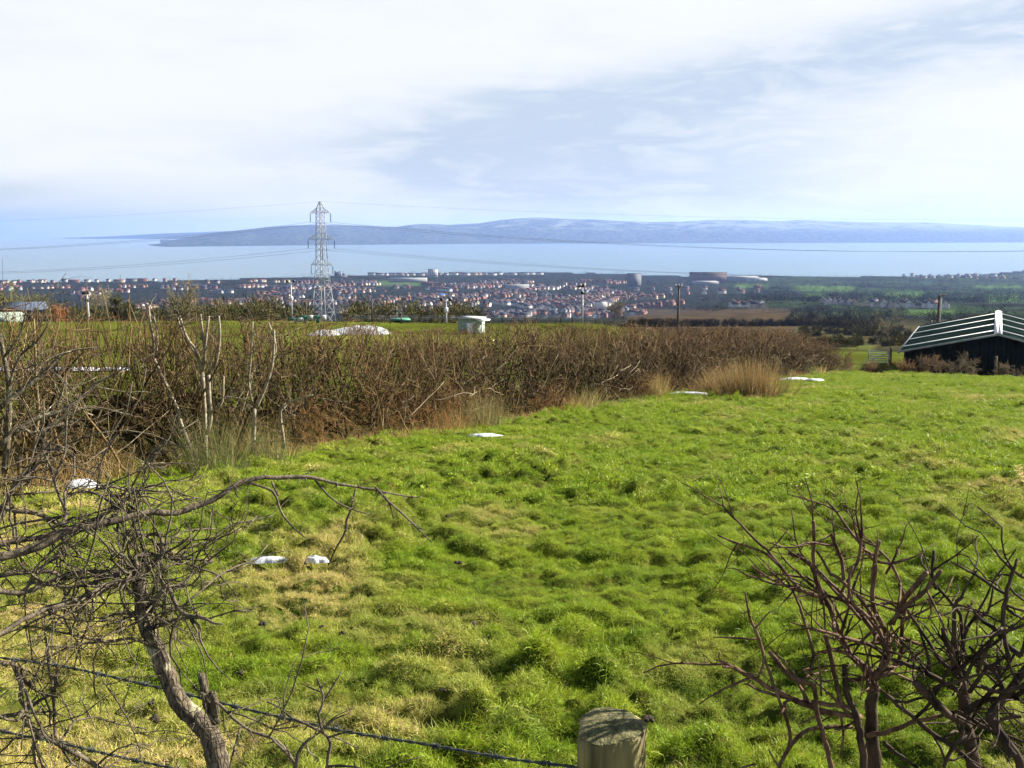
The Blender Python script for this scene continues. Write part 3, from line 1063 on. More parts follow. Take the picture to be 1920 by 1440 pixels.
# ------------------------------------------------------------------ bare trees in the middle distance
def bare_tree(name, base, H, spread, label, seed, tint=(0.17, 0.145, 0.085), twr=0.02, lean=0.0, n1=9, n2=7, n3=7, cat='tree', group=None, trunk_f=0.35):
    global RNG
    keep_rng, RNG = RNG, np.random.default_rng(seed)
    o = empty(name, base)
    tr = grow(np.array([[0, 0, -0.3]]), np.array([[lean, 0, 1.0]]), np.array([H * 0.8]), 9, 0.09, 0.06)
    V, F = tubes(tr, np.linspace(H * 0.028, H * 0.008, 9)[None], 7)
    mesh_from('trunk', V, F, M['pole_wood'], o, smooth=True)
    k1 = RNG.integers(int(trunk_f * 8), 9, n1)
    st = tr[0, k1]
    ang = RNG.uniform(0, 2 * math.pi, n1)
    d1 = np.stack([np.cos(ang) * spread, np.sin(ang) * spread, RNG.uniform(0.35, 1.0, n1)], 1)
    L1 = H * RNG.uniform(0.32, 0.55, n1)
    p1 = grow(st, d1, L1, 7, 0.16, 0.05)
    k2 = RNG.integers(2, 7, n1 * n2)
    par = np.repeat(np.arange(n1), n2)
    d2 = nrm(p1[par, k2] - p1[par, k2 - 1]) + RNG.normal(0, 0.6, (n1 * n2, 3))
    p2 = grow(p1[par, k2], d2, H * RNG.uniform(0.14, 0.30, n1 * n2), 5, 0.2, 0.06)
    n = len(p2) * n3
    par = np.repeat(np.arange(len(p2)), n3)
    k3 = RNG.integers(1, 5, n)
    d3 = nrm(p2[par, k3] - p2[par, k3 - 1]) + RNG.normal(0, 0.75, (n, 3))
    p3 = grow(p2[par, k3], d3, H * RNG.uniform(0.05, 0.15, n), 4, 0.22, 0.05)
    mb = MB()
    for p, r0, r1, s in ((p1, H * .012, H * .005, 5), (p2, H * .005, twr * .6, 3), (p3, twr * .7, twr * .35, 3)):
        V, F = tubes(p, np.broadcast_to(np.linspace(r0, r1, p.shape[1]), p.shape[:2]), s)
        mb.add(V, F)
    c = np.array(tint) * RNG.uniform(0.6, 1.3, (mb.n, 1))
    tag(mb.build('crown', M['twig'], o, col=c), kind='stuff')
    tag(o, label, cat, group)
    RNG = keep_rng
    return o


def tree_at(px, ytop, d, label, seed, spread=0.8, zoff=0.0, **kw):
    tp = P(px, ytop, d)
    z0 = float(G0(tp[0], d)) + zoff
    return bare_tree(kw.pop('name', 'bare_tree'), (tp[0], d, z0), (tp[2] - z0) / 0.98, spread, label, seed, **kw)


tree_at(1668, 588, 170, 'bare oak tree with spreading limbs beyond the bar gate', 4, 1.0, tint=(0.13, 0.11, 0.06), twr=0.03, trunk_f=0.2, n1=8)
for px, yt, d, lab, tint, spr in (
        (340, 543, 210, 'broad olive brown bare tree behind the hedge, widest on the skyline', (0.20, 0.17, 0.075), 1.2),
        (180, 548, 230, 'pale bare tree right behind the lone lamp pole', (0.19, 0.165, 0.08), 1.0),
        (20, 541, 190, 'round olive tree cut by the photograph edge', (0.17, 0.16, 0.06), 1.1),
        (75, 562, 200, 'low grey green tree beside the dark shed roof', (0.13, 0.13, 0.06), 1.1),
        (430, 575, 215, 'small brown tree between broad tree and pylon', (0.17, 0.13, 0.07), 1.1),
        (510, 572, 220, 'brown bare tree just left of the floodlight pole', (0.19, 0.15, 0.07), 1.1),
        (655, 578, 225, 'rusty bare tree just behind the right side of the pylon', (0.20, 0.14, 0.07), 1.2),
        (735, 577, 230, 'rounded brown tree behind the thin pale mast', (0.18, 0.14, 0.07), 1.2),
        (1150, 572, 260, 'hazy grey bare tree beside the brown ploughed field', (0.15, 0.13, 0.09), 0.8)):
    tree_at(px, yt, d, lab, int(px), spr * 0.95, tint=tint, twr=0.05, n1=15, n2=9, n3=8, group='bare trees behind the hedge')
ev = tree_at(232, 560, 150, 'dark olive evergreen bush standing above the hedge', 77, 1.3, name='evergreen_bush', tint=(0.06, 0.065, 0.025), twr=0.06, n1=22, n2=12, n3=12, cat='bush', trunk_f=0.1)
tree_at(112, 575, 128, 'reddish brown thorn bush beside the pale shed', 78, 1.5, name='thorn_bush', tint=(0.30, 0.12, 0.05), twr=0.035, n1=20, n2=8, n3=8, cat='bush', trunk_f=0.1)
for px, yt, d, lab, tint in ((1745, 668, 62, 'low bare brown bush against the near corner of the barn', (0.15, 0.10, 0.05)), (1805, 665, 60, 'wide bare bush against the middle of the barn gable', (0.13, 0.10, 0.055)),
                             (1900, 680, 58, 'small bare bush right of the stake by the barn', (0.13, 0.10, 0.055)), (1590, 662, 75, 'brown scrub bush at the far end of the hedge', (0.17, 0.11, 0.05)),
                             (1690, 672, 70, 'orange brown scrub bush between gate and barn', (0.22, 0.13, 0.05)), (1640, 676, 72, 'brown scrub bush below the bar gate', (0.20, 0.12, 0.05))):
    tree_at(px, yt, d, lab, int(px), 2.6, zoff=-0.2, name='scrub_bush', tint=tint, twr=0.014, n1=28, n2=9, n3=8, cat='bush', trunk_f=0.0, group='scrub bushes at the pasture rim')

# sheds at the far left
for (px, yt, d, w, h, lab, mw, mr) in ((45, 566, 160, 6.0, 1.2, 'dark slate blue shed roof among the trees', M['barn_wall'], pm('slate blue sheet', (0.05, 0.07, 0.10), (0.08, 0.10, 0.14), 1, 0.5)),
                                       (10, 585, 128, 3.4, 0.5, 'pale green grey shed cut by the photograph edge', M['kiosk'], M['kiosk'])):
    tp = P(px, yt, d)
    z0 = float(G0(tp[0], d)) - .3
    o = empty('shed', (tp[0], d, z0), 0.25)
    zr = tp[2] - z0
    MB().box((0, 0, (zr - h) / 2), (w, 4.0, zr - h)).build('wall', mw, o)
    mb = MB()
    V = [(-w / 2 - .2, -2.3, zr - h), (w / 2 + .2, -2.3, zr - h), (w / 2 + .2, 0, zr), (-w / 2 - .2, 0, zr), (w / 2 + .2, 2.3, zr - h), (-w / 2 - .2, 2.3, zr - h)]
    mb.add(V, [np.array([[0, 1, 2, 3], [3, 2, 4, 5]]), np.array([[1, 4, 2], [0, 3, 5]])])
    mb.build('roof', mr, o)
    tag(o, lab, 'shed')

# ------------------------------------------------------------------ the town and the lowland
wallc = {'white': pm('white render', (0.46, 0.45, 0.43), (0.58, 0.57, 0.54), 0.4, 0.8, spec=0.03),
         'cream': pm('cream render', (0.36, 0.30, 0.22), (0.46, 0.39, 0.29), 0.4, 0.8, spec=0.03),
         'brick': pm('pinkish brick', (0.21, 0.11, 0.08), (0.28, 0.155, 0.115), 0.4, 0.85, spec=0.03),
         'grey': pm('grey render', (0.22, 0.22, 0.22), (0.30, 0.30, 0.29), 0.4, 0.85, spec=0.03)}
roofc = {'slate': pm('slate roof', (0.030, 0.030, 0.038), (0.055, 0.055, 0.065), 0.5, 0.6, spec=0.03),
         'brown': pm('brown tile roof', (0.055, 0.032, 0.026), (0.09, 0.052, 0.042), 0.5, 0.7, spec=0.03),
         'red': pm('red tile roof', (0.10, 0.042, 0.032), (0.14, 0.065, 0.048), 0.5, 0.7, spec=0.03)}


def house_geo(w, dp, h, r, ov=0.35):
    """walls with gables, roof of two thick slopes; ridge along X"""
    x, y = w / 2, dp / 2
    wv = [(-x, -y, -2), (x, -y, -2), (x, y, -2), (-x, y, -2), (-x, -y, h), (x, -y, h), (x, y, h), (-x, y, h), (-x, 0, h + r), (x, 0, h + r)]
    wf = [np.array([[0, 1, 5, 4], [2, 3, 7, 6]]), np.array([[1, 2, 6, 9, 5], [3, 0, 4, 8, 7]])]
    k_ = r / y
    e = h - ov * k_
    X, Y = x + ov, y + ov
    rv = []
    for up in (0.08, 0.30):
        rv += [(-X, -Y, e + up), (X, -Y, e + up), (X, 0, h + r + up), (-X, 0, h + r + up), (X, Y, e + up), (-X, Y, e + up)]
    rf = np.array([[6, 7, 8, 9], [9, 8, 10, 11], [0, 3, 2, 1], [3, 5, 4, 2], [0, 1, 7, 6], [5, 11, 10, 4], [1, 2, 8, 7], [2, 4, 10, 8], [0, 6, 9, 3], [3, 9, 11, 5]])
    return wv, wf, rv, rf


protos = {}


def proto(kind, wc, rc_):
    key = (kind, wc, rc_)
    if key not in protos:
        dims = {'a': (9.0, 8.0, 5.2, 3.0), 'b': (14.5, 8.0, 5.0, 2.8), 'c': (10.5, 8.5, 2.9, 3.3), 't': (30.0, 8.5, 5.6, 2.8)}[kind]
        wv, wf, rv, rf = house_geo(*dims)
        w_ = mesh_from('wall', wv, wf, wallc[wc], link=False)
        r_ = mesh_from('roof', rv, rf, roofc[rc_], link=False)
        mb = MB().box((dims[0] * 0.32, 0, dims[2] + dims[3] + 0.4), (1.0, 0.7, 2.0))
        c_ = mesh_from('chimney', np.concatenate(mb.v), [np.concatenate(q) for q in mb.f.values()], wallc['brick'], link=False)
        protos[key] = (w_.data, r_.data, c_.data, np.array(wv), wf, np.array(rv), rf)
        for q in (w_, r_, c_):
            bpy.data.objects.remove(q)
    return protos[key]


HR = np.random.default_rng(42)
sites = []                                     # x, y, rot, kind, wall, roof


def pick(ws, ps):
    return ws[int(np.searchsorted(np.cumsum(ps), HR.random() * sum(ps)))]


def free(x, y, r=9.0):
    return all((x - s[0]) ** 2 + (y - s[1]) ** 2 > r * r for s in sites[-260:])


def street(x, y, ang, n, kinds, walls, roofs, gap=11.5, dbl=True):
    dx, dy = math.cos(ang), math.sin(ang)
    w_ = pick(*walls)
    r_ = pick(*roofs)
    for i in range(n):
        for s in ((-1, 1) if dbl else (1,)):
            if HR.random() < 0.12:
                continue
            hx = x + dx * i * gap - dy * s * 13 + HR.normal(0, 1)
            hy = y + dy * i * gap + dx * s * 13 + HR.normal(0, 1)
            if not free(hx, hy):
                continue
            kd_ = kinds[HR.integers(len(kinds))]
            ww = w_ if HR.random() < 0.6 else pick(*walls)
            rr_ = r_ if HR.random() < 0.75 else pick(*roofs)
            rot = ang + (math.pi / 2 if HR.random() < 0.35 else 0) + HR.normal(0, .06)
            sites.append((hx, hy, rot, kd_, ww, rr_))


WALL_T = (['white', 'cream', 'brick', 'grey'], [0.24, 0.22, 0.38, 0.16])
ROOF_T = (['slate', 'brown', 'red'], [0.42, 0.48, 0.10])
tries = 0
while len(sites) < 2200 and tries < 9000:
    tries += 1
    px = HR.uniform(-20, 1190)
    if px < 430 and HR.random() < 0.55:
        continue
    d = HR.uniform(1380, 2750) if HR.random() < 0.72 else HR.uniform(1350, 1900)
    v = pix(np.array([(px - 960) / FPX * d, d, float(G0((px - 960) / FPX * d, d))]))[1]
    if v > 604 or (705 < px < 790 and 524 < v < 538):
        continue
    street((px - 960) / FPX * d, d, HR.choice([0.15, 1.9, -0.6, 1.2, 0.7]) + HR.normal(0, .12), HR.integers(3, 9), 'aabc', WALL_T, ROOF_T)
town_n = len(sites)
WALL_W = (['white', 'cream'], [0.9, 0.1])
ROOF_S = (['slate', 'brown'], [0.8, 0.2])
mark = {}


def zone(name, fn):
    a = len(sites)
    fn()
    for i in range(a, len(sites)):
        mark[i] = name


def at_px(px, v):
    return ground_hit(px, v, 300, 3500)


def row(px0, px1, v0, v1, n, kinds, walls, roofs, rot=None):
    for i in range(n):
        t_ = i / max(n - 1, 1)
        p = at_px(px0 + (px1 - px0) * t_ + HR.normal(0, 1.5), v0 + (v1 - v0) * t_ + HR.normal(0, .5))
        sites.append((p[0], p[1], (HR.choice([0.0, 1.35]) + HR.normal(0, .15)) if rot is None else rot + HR.normal(0, .08), kinds[HR.integers(len(kinds))], pick(*walls), pick(*roofs)))


zone('gables', lambda: row(1543, 1600, 569, 572, 6, 'c', WALL_W, ROOF_S, 1.25))
zone('rowr', lambda: row(1625, 1770, 575, 578, 14, 'cca', WALL_W, ROOF_S, None))
zone('farm', lambda: row(1372, 1432, 574, 579, 6, 'cb', WALL_W, ROOF_S, None))
zone('village', lambda: [row(1690 + HR.uniform(-10, 10), 1915, 517 + q, 519 + q, 14, 'abc', WALL_W, ROOF_S) for q in (0, 4)])
zone('middle', lambda: [row(1190, 1420, 545 + q, 541 + q, 8, 'abc', WALL_T, ROOF_T) for q in (0, 9)])
zone('shore', lambda: row(700, 1010, 516.5, 515.5, 26, 'tbt', WALL_W, ROOF_S, 0.05))
zone('shorel', lambda: row(15, 330, 531, 527, 16, 'abt', WALL_T, ROOF_T, 0.05))
info = []
for i, s in enumerate(sites):
    z = float(G0(s[0], s[1]))
    if z < SEA:
        continue
    u_, v_ = pix(np.array([s[0], s[1], z + 4]))
    if not (-25 < u_ < 1945) or v_ > 606:
        continue
    info.append((s[1] / {'t': 2.6, 'b': 1.4}.get(s[3], 1.0), i, z))
info.sort()
ZL = {'gables': ('white steep-gabled house in the cluster above the valley', 'white gabled houses above the wood'),
      'rowr': ('white bungalow in the row by the dark utility pole', 'white bungalows in a row'),
      'farm': ('pale low building above the brown ploughed field', 'pale buildings above the ploughed field'),
      'village': ('tiny pale house on the shore above the barn', 'tiny shore houses above the barn'),
      'middle': ('scattered house in the hazy trees above the brown field', 'scattered houses in the trees'),
      'shore': ('white terrace block on the waterfront right of the castle', 'white waterfront terraces'),
      'shorel': ('waterfront house left of the pylon beside the sea', 'waterfront houses left of the pylon')}
ORD = 'first second third fourth fifth sixth seventh eighth ninth tenth eleventh twelfth thirteenth fourteenth fifteenth sixteenth seventeenth eighteenth nineteenth twentieth'.split()
shown = {q[1] for k_, q in enumerate(info) if k_ < 300 or q[1] in mark}


def ordinal(i):
    mates = sorted((j for j in shown if mark.get(j) == mark[i]), key=lambda j: sites[j][0] / sites[j][1])
    k_ = mates.index(i)
    n_ = len(mates)
    if k_ < n_ / 2:
        return ORD[k_] + ' from the left, '
    return ('rightmost, ' if k_ == n_ - 1 else ORD[n_ - 1 - k_] + ' from the right, ')


rest = {}
n_ind = 0
for _, i, z in info:
    x, y, rot, kd_, wc, rc_ = sites[i]
    wd, rd, cd, wv, wf, rv, rf = proto(kd_, wc, rc_)
    if i in shown:
        n_ind += 1
        o = empty('house', (x, y, z), rot)
        w_ = bpy.data.objects.new('wall', wd)
        r_ = bpy.data.objects.new('roof', rd)
        for q in (w_, r_):
            COL.objects.link(q)
            q.parent = o
        if y < 1750:
            c_ = bpy.data.objects.new('chimney', cd)
            COL.objects.link(c_)
            c_.parent = r_
        if i in mark:
            tag(o, ordinal(i) + ZL[mark[i]][0], 'house', ZL[mark[i]][1])
        else:
            lw = {'white': 'white', 'cream': 'cream', 'brick': 'pink brick', 'grey': 'grey'}[wc]
            lr = {'slate': 'slate', 'brown': 'brown', 'red': 'red'}[rc_]
            lk = {'a': 'compact', 'b': 'long', 'c': 'low', 't': 'terraced'}[kd_]
            up_, vp_ = pix(np.array([x, y, z]))
            wh = ['left of the lone lamp pole', 'just right of the lone lamp pole', 'above the olive bare tree', 'just left of the pylon', 'just right of the pylon', 'left of the kiosk', 'right of the kiosk', 'left of the camera pole', 'right of the camera pole'][int(np.searchsorted([163, 290, 420, 607, 740, 884, 985, 1092], up_))]
            row_ = 'nearest' if vp_ > 585 else 'middle' if vp_ > 560 else 'farthest'
            tag(o, '%s %s house with %s roof, %s rows, %s' % (lk, lw, lr, row_, wh), 'house', 'town houses below the hedge')
    else:
        ca, sa = math.cos(rot), math.sin(rot)
        R = np.array([[ca, -sa, 0], [sa, ca, 0], [0, 0, 1]])
        for key, v0, f0 in ((('w', wc), wv, wf), (('r', rc_), rv, [rf])):
            rest.setdefault(key, MB()).add(v0 @ R.T + np.array([x, y, z]), f0)
Vs, Fs, mis, mats, n = [], [], [], [], 0
for key, mb in rest.items():
    mats.append(wallc[key[1]] if key[0] == 'w' else roofc[key[1]])
    for f in mb.f.values():
        f = np.concatenate(f)
        Fs.append(f + n)
        mis.append(np.full(len(f), len(mats) - 1))
    Vs.append(np.concatenate(mb.v))
    n += mb.n
if Vs:
    tag(mesh_from('distant_houses', np.concatenate(Vs), Fs, mats, mi=np.concatenate(mis)), 'mass of small distant roofs and walls of the town near the shore', 'houses', kind='stuff')


def block(name, px0, px1, v0, v1, dist, label, cat, mat, depth=14.0, flat=True, roofmat=None, bands=0, rot=0.0):
    a, b2 = P(px0, v1, dist), P(px1, v1, dist)
    zt = P(px0, v0, dist)[2]
    cx = (a[0] + b2[0]) / 2
    z0 = float(G0(cx, dist)) - 1.0
    o = empty(name, (cx, dist, z0), rot)
    w, h = b2[0] - a[0], zt - z0
    MB().box((0, 0, h / 2), (w, depth, h)).build('wall', mat, o)
    MB().box((0, 0, h + 0.4), (w + 1, depth + 1, 0.8)).build('roof', roofmat or M['roof_green'], o)
    for i in range(bands):
        nw = max(3, int(w / 5))
        for j in range(nw):
            MB().box((-w / 2 + w * (j + .5) / nw, -depth / 2 - 0.03, h * (0.2 + 0.8 * (i + .35) / bands)), (w / nw * 0.5, 0.1, h * 0.38 / bands)).build('window', M['black'], o)
    tag(o, label, cat)
    return o


block('factory_block', 1293, 1361, 511, 527, 2600, 'long dark brown slab of a building near the far shore', 'building', pm('brown cladding', (0.11, 0.07, 0.06), (0.15, 0.10, 0.085), 0.05, 0.8), 24, roofmat=roofc['slate'], rot=-0.12)
block('office_block', 1176, 1201, 513, 533, 2450, 'pale grey tower block near the far shore', 'building', pm('pale concrete', (0.085, 0.088, 0.095), (0.12, 0.125, 0.13), 0.05, 0.85), 16, roofmat=roofc['slate'], rot=0.5)
block('apartment_block', 803, 820, 505, 517, 3050, 'white apartment block standing tallest on the waterfront', 'building', wallc['white'], 16, roofmat=roofc['slate'], bands=4)
block('warehouse', 730, 800, 522, 527, 2750, 'long pale low warehouse left of the green playing field', 'warehouse', wallc['grey'], 30, roofmat=M['sheet'])
block('warehouse', 948, 992, 535, 539, 2250, 'pale roofed warehouse in the middle of the town', 'warehouse', wallc['grey'], 30, roofmat=M['sheet'])
block('warehouse', 1300, 1345, 528, 533, 2500, 'white roofed warehouse in front of the brown slab building', 'warehouse', wallc['grey'], 40, roofmat=wallc['grey'])
block('warehouse', 1362, 1420, 519, 524, 2700, 'pale warehouse just right of the brown slab building', 'warehouse', wallc['grey'], 40, roofmat=wallc['grey'])
block('warehouse', 820, 834, 552, 555, 1950, 'small bright blue roofed shed in the town', 'shed', wallc['grey'], 20, roofmat=pm('blue roof', (0.03, 0.13, 0.42), (0.05, 0.18, 0.5), 0.2, 0.6))
block('warehouse', 1400, 1436, 522, 526, 2680, 'pale flat shed by the shore trees', 'warehouse', wallc['white'], 30, roofmat=M['sheet'])
block('warehouse', 1115, 1138, 565, 569, 1620, 'long white walled hall at the near edge of the town', 'hall', wallc['white'], 14, roofmat=roofc['slate'])
block('warehouse', 1790, 1812, 574, 580, 1180, 'pale glazed shed right of the dark utility pole', 'shed', wallc['white'], 18, roofmat=M['sheet'])

# castle on the shore behind the pylon
cd_ = 3020.0
stone = pm('castle stone', (0.10, 0.10, 0.11), (0.16, 0.16, 0.17), 0.1, 0.9)
cz = SEA
cx = P(634, 515, cd_)[0]
ca_ = empty('castle', (cx, cd_, cz))
MB().box((0, 0, 9), (20, 16, 18.5)).box((-7, -6, 20), (5, 5, 5)).box((7, -6, 19.6), (4.5, 4.5, 4.5)).build('keep', stone, ca_)
for i in range(5):
    MB().box((-8 + 4 * i, -7.6, 19.2), (2.0, 0.8, 1.6)).build('merlon', stone, ca_)
MB().box((4, -14, 4), (52, 3, 8.5)).build('curtain_wall', stone, ca_)
MB().tube([(19, -8, 0), (19, -8, 13), (19, -8, 15)], [4.5, 4.4, 4.6], 12).build('tower', stone, ca_)
MB().tube([(17, -8, 14), (17, -8, 27)], 0.5, 6).build('flagpole', stone, ca_)
tag(ca_, 'grey stone castle keep on the shore beside the pylon', 'castle')

# ------------------------------------------------------------------ woods and garden trees of the lowland
TRG = np.random.default_rng(9)
tx, ty, tr_, tcol = [], [], [], []


def wood(n, px0, px1, d0, d1, r0, r1, cond=None, cols=((0.009, 0.008, 0.007), (0.026, 0.021, 0.014), (0.013, 0.019, 0.010), (0.036, 0.031, 0.018))):  # low tones put the crowns' own self-shadow into the colour
    px = TRG.uniform(px0, px1, n)
    d = np.exp(TRG.uniform(math.log(d0), math.log(d1), n))
    x = (px - 960) / FPX * d
    v = pix(np.stack([x, d, G0(x, d)], -1))[1]
    ok = np.ones(n, bool) if cond is None else cond(px, v, x, d)
    ok &= G0(x, d) > SEA
    for i in np.nonzero(ok)[0]:
        tx.append(x[i])
        ty.append(d[i])
        tr_.append(TRG.uniform(r0, r1))
        tcol.append(np.array(cols[TRG.integers(len(cols))]) * TRG.uniform(0.7, 1.3))


clump = lambda x, d, s, th_: fbm(x / s, d / s, 33, 2) > th_
hole = lambda px, v: ~((px > 705) & (px < 790) & (v > 525) & (v < 537)) & ~((px > 1175) & (px < 1490) & (v > 580) & (v < 620))
HT_ = np.array([(s[0], s[1]) for s in sites])


def near_house(x, d):
    out = np.zeros(len(x), bool)
    for i in range(len(x)):
        out[i] = (((HT_[:, 0] - x[i]) ** 2 + (HT_[:, 1] - d[i] - 7) ** 2) < 110).any()
    return out


wood(5200, -30, 1250, 1300, 3000, 2.2, 4.8, lambda px, v, x, d: hole(px, v) & ~near_house(x, d))
wood(1500, -30, 480, 700, 2700, 3, 6.5, lambda px, v, x, d: clump(x, d, 120, 0.40) & ~near_house(x, d))
wood(900, 560, 1500, 2500, 3350, 3.5, 6.5, lambda px, v, x, d: hole(px, v) & clump(x, d, 150, 0.42) & ~near_house(x, d))
wood(420, 1180, 1480, 900, 2500, 3, 6.5, lambda px, v, x, d: hole(px, v) & clump(x, d, 110, 0.38) & (v < 578) & ~near_house(x, d))
wood(1700, 1480, 1960, 330, 1250, 1.3, 3.4, lambda px, v, x, d: clump(x, d, 70, 0.44) & (TRG.random(len(x)) < sstep(330, 700, d)) & ~((px > 1700) & (px < 1795) & (v > 581) & (v < 592)))
wood(3000, 1400, 1960, 1000, 3250, 3, 6.0, lambda px, v, x, d: (clump(x, d, 110, 0.44) | (TRG.random(len(x)) < 0.3)) & ~near_house(x, d))
wood(420, -20, 900, 140, 420, 1.2, 2.8, lambda px, v, x, d: clump(x, d, 25, 0.42) & ((px < 575) | (px > 655)), ((0.026, 0.022, 0.009), (0.027, 0.021, 0.010), (0.014, 0.015, 0.007)))
wood(150, 1500, 1720, 105, 330, 0.4, 1.0, lambda px, v, x, d: clump(x, d, 14, 0.45) & (v < 652), ((0.028, 0.021, 0.011), (0.02, 0.017, 0.009)))
# hedgerows: lines of scrub
for (a, b2, n) in (((1170, 579), (1490, 587), 150), ((1160, 606), (1180, 580), 40), ((1180, 613), (1520, 611), 60), ((1490, 547), (1760, 551), 110), ((1500, 535), (1900, 538), 120),
                   ((1610, 588), (1800, 590), 70), ((1640, 560), (1920, 566), 110), ((1530, 612), (1640, 618), 60), ((1200, 556), (1500, 560), 120), ((430, 560), (1150, 553), 150)):
    for i in range(n):
        t_ = TRG.random()
        p = ground_hit(a[0] + (b2[0] - a[0]) * t_, a[1] + (b2[1] - a[1]) * t_ + TRG.normal(0, .3), 160, 3400)
        tx.append(p[0])
        ty.append(p[1])
        tr_.append(TRG.uniform(0.5, 1.1) if p[1] < 480 else TRG.uniform(1.0, 2.0) if p[1] < 900 else TRG.uniform(2.2, 4.2))
        tcol.append(np.array((0.014, 0.012, 0.009)) * TRG.uniform(0.7, 1.2))
tx, ty, tr_ = np.array(tx), np.array(ty), np.array(tr_)
tcol = np.array(tcol)
ORDER = np.argsort(ty)
tx, ty, tr_, tcol = tx[ORDER], ty[ORDER], tr_[ORDER], tcol[ORDER]
near_n = int((ty < 480).sum())
TRI, CCC = [], []
for lo, hi, NQ in ((0, near_n, 240), (near_n, len(tx), 30)):
    qx, qy, qr, qc = tx[lo:hi], ty[lo:hi], tr_[lo:hi], tcol[lo:hi]
    n = len(qx)
    cen = np.stack([qx, qy, G0(qx, qy) + qr * 0.85], -1)
    dirs = nrm(TRG.normal(0, 1, (n, NQ, 3)))
    rad = TRG.uniform(0.1 if NQ > 100 else 0.25, 1.0, (n, NQ, 1)) ** 0.6
    lump = 0.75 + 0.5 * TRG.random((n, NQ, 1))
    c0 = cen[:, None, :] + dirs * rad * lump * qr[:, None, None] * np.array([1.0, 1.0, 1.05])
    if NQ > 100:                                # near scrub: fine upright twigs
        sz = qy[:, None, None] * TRG.uniform(0.0005, 0.0011, (n, NQ, 1))
        e1 = nrm(TRG.normal(0, 1, (n, NQ, 3))) * sz
        e2 = nrm(dirs + TRG.normal(0, .4, (n, NQ, 3)) + np.array([0, 0, .6])) * sz * 6
    else:
        sz = qr[:, None, None] * TRG.uniform(0.11, 0.26, (n, NQ, 1))
        e1 = nrm(TRG.normal(0, 1, (n, NQ, 3))) * sz
        e2 = nrm(TRG.normal(0, 1, (n, NQ, 3)) + dirs) * sz * 1.3
    if NQ > 100:
        qc = np.minimum(qc * 5.0, 0.09) * np.array([1.0, 0.92, 0.7])
    TRI.append(np.stack([c0 - e1 * .5, c0 + e1 * .5, c0 + e2], 2).reshape(-1, 3))
    CCC.append(np.repeat(np.repeat(qc[:, None, :], NQ, 1) * TRG.uniform(0.6, 1.4, (n, NQ, 1)), 3, axis=1).reshape(-1, 3))
tri, cc = np.concatenate(TRI), np.concatenate(CCC)
tag(mesh_from('distant_woods', tri, np.arange(len(tri)).reshape(-1, 3), M['wood_far'], col=cc), 'dark winter woods and garden trees spread over the lowland', 'woods', kind='stuff')

# ------------------------------------------------------------------ the hedge
RNG = np.random.default_rng(101)


def hp_(s, off):
    """point on the hedge: s metres along from HEDGE_A, off metres towards the pasture"""
    return HEDGE_A[0] + HD[0] * s + HN[0] * off, HEDGE_A[1] + HD[1] * s + HN[1] * off


def hedge_h(s):
    y = HEDGE_A[1] + HD[1] * s
    h = np.interp(y, [4, 9, 13, 16, 20, 26, 34, 44, 54, 62, 68, 71], [1.95, 2.1, 2.25, 2.2, 2.15, 2.35, 2.5, 2.6, 2.65, 2.4, 1.5, 0.7])
    return h + (fbm(s / 1.6, s * 0, 55, 3) - 0.5) * 0.62


S0, S1 = -10.5, 63.5

# the earth bank the hedge grows on
sB, oB = np.meshgrid(np.linspace(S0 - 2, S1, 420), np.linspace(-1.0, 1.0, 17), indexing='ij')
bx, by = hp_(sB, -1.02 + 0.75 * oB)
hB = np.interp(by, [5, 12, 20, 40, 66, 70], [1.0, 1.0, 0.7, 0.6, 0.5, 0.2]) * (0.6 + 0.8 * fbm(sB / 0.9, oB * 1.5, 81, 3))
bz = G0(bx, by) - 0.25 + (hB + 0.2) * (1 - np.abs(oB) ** 2.2) + 0.12 * (fbm(sB / 0.16, oB * 5, 82, 2) - .5)
ii = np.arange(bx.size).reshape(bx.shape)
F = np.stack([ii[:-1, :-1], ii[1:, :-1], ii[1:, 1:], ii[:-1, 1:]], -1).reshape(-1, 4)
bank_o = mesh_from('bank', np.stack([bx, by, bz], -1).reshape(-1, 3), F, pm('leaf litter bank', (0.014, 0.012, 0.005), (0.050, 0.038, 0.014), 7, 1.0, 0.02, 40, spec=0.0), smooth=True)
hedge = empty('hedge', (*hp_(20, -0.9), float(G0(*hp_(20, -0.9)))))
HB = np.array(hedge.location)
tag(hedge, 'long bare hawthorn hedge with dead grass at its foot beside the pasture', 'hedge')


def squash(p, s0, over=0.22):
    """clip the growth to the trimmed height of the hedge"""
    base = G0(p[..., 0], p[..., 1])
    s = (p[..., 0] - HEDGE_A[0]) * HD[0] + (p[..., 1] - HEDGE_A[1]) * HD[1]
    H = hedge_h(s)
    rel = p[..., 2] - base
    rel = np.where(rel > H, H + (rel - H) * over, rel)
    rel = np.maximum(rel, 0.02)
    q = p.copy()
    q[..., 2] = base + rel
    return q, rel / H


def paint(rel, level, n, y):
    tan = np.array([0.29, 0.215, 0.105])
    brn = np.array([0.135, 0.082, 0.036])
    red = np.array([0.22, 0.115, 0.050])
    f = RNG.random((n, 1))
    c = tan * f + brn * (1 - f)
    g = np.clip((rel[:, None] - 0.62) * 2.2, 0, 1) * RNG.uniform(0.2, 1.0, (n, 1))
    c = c * (1 - g) + red * g
    return c * (0.14 + 0.98 * RNG.random((n, 1)) ** 1.9) * (0.9 if level == 0 else 1.0)  # wide tone spread puts dark gaps and highlights into the twig colour


def add_tubes(mb, cols, p, r0, r1, sides, c):
    rr_ = np.linspace(0, 1, p.shape[1])[None] * (r1 - r0)[:, None] + r0[:, None]
    V, F = tubes(p, rr_, sides)
    mb.add(V, F)
    cols.append(np.repeat(c, p.shape[1] * sides, axis=0))


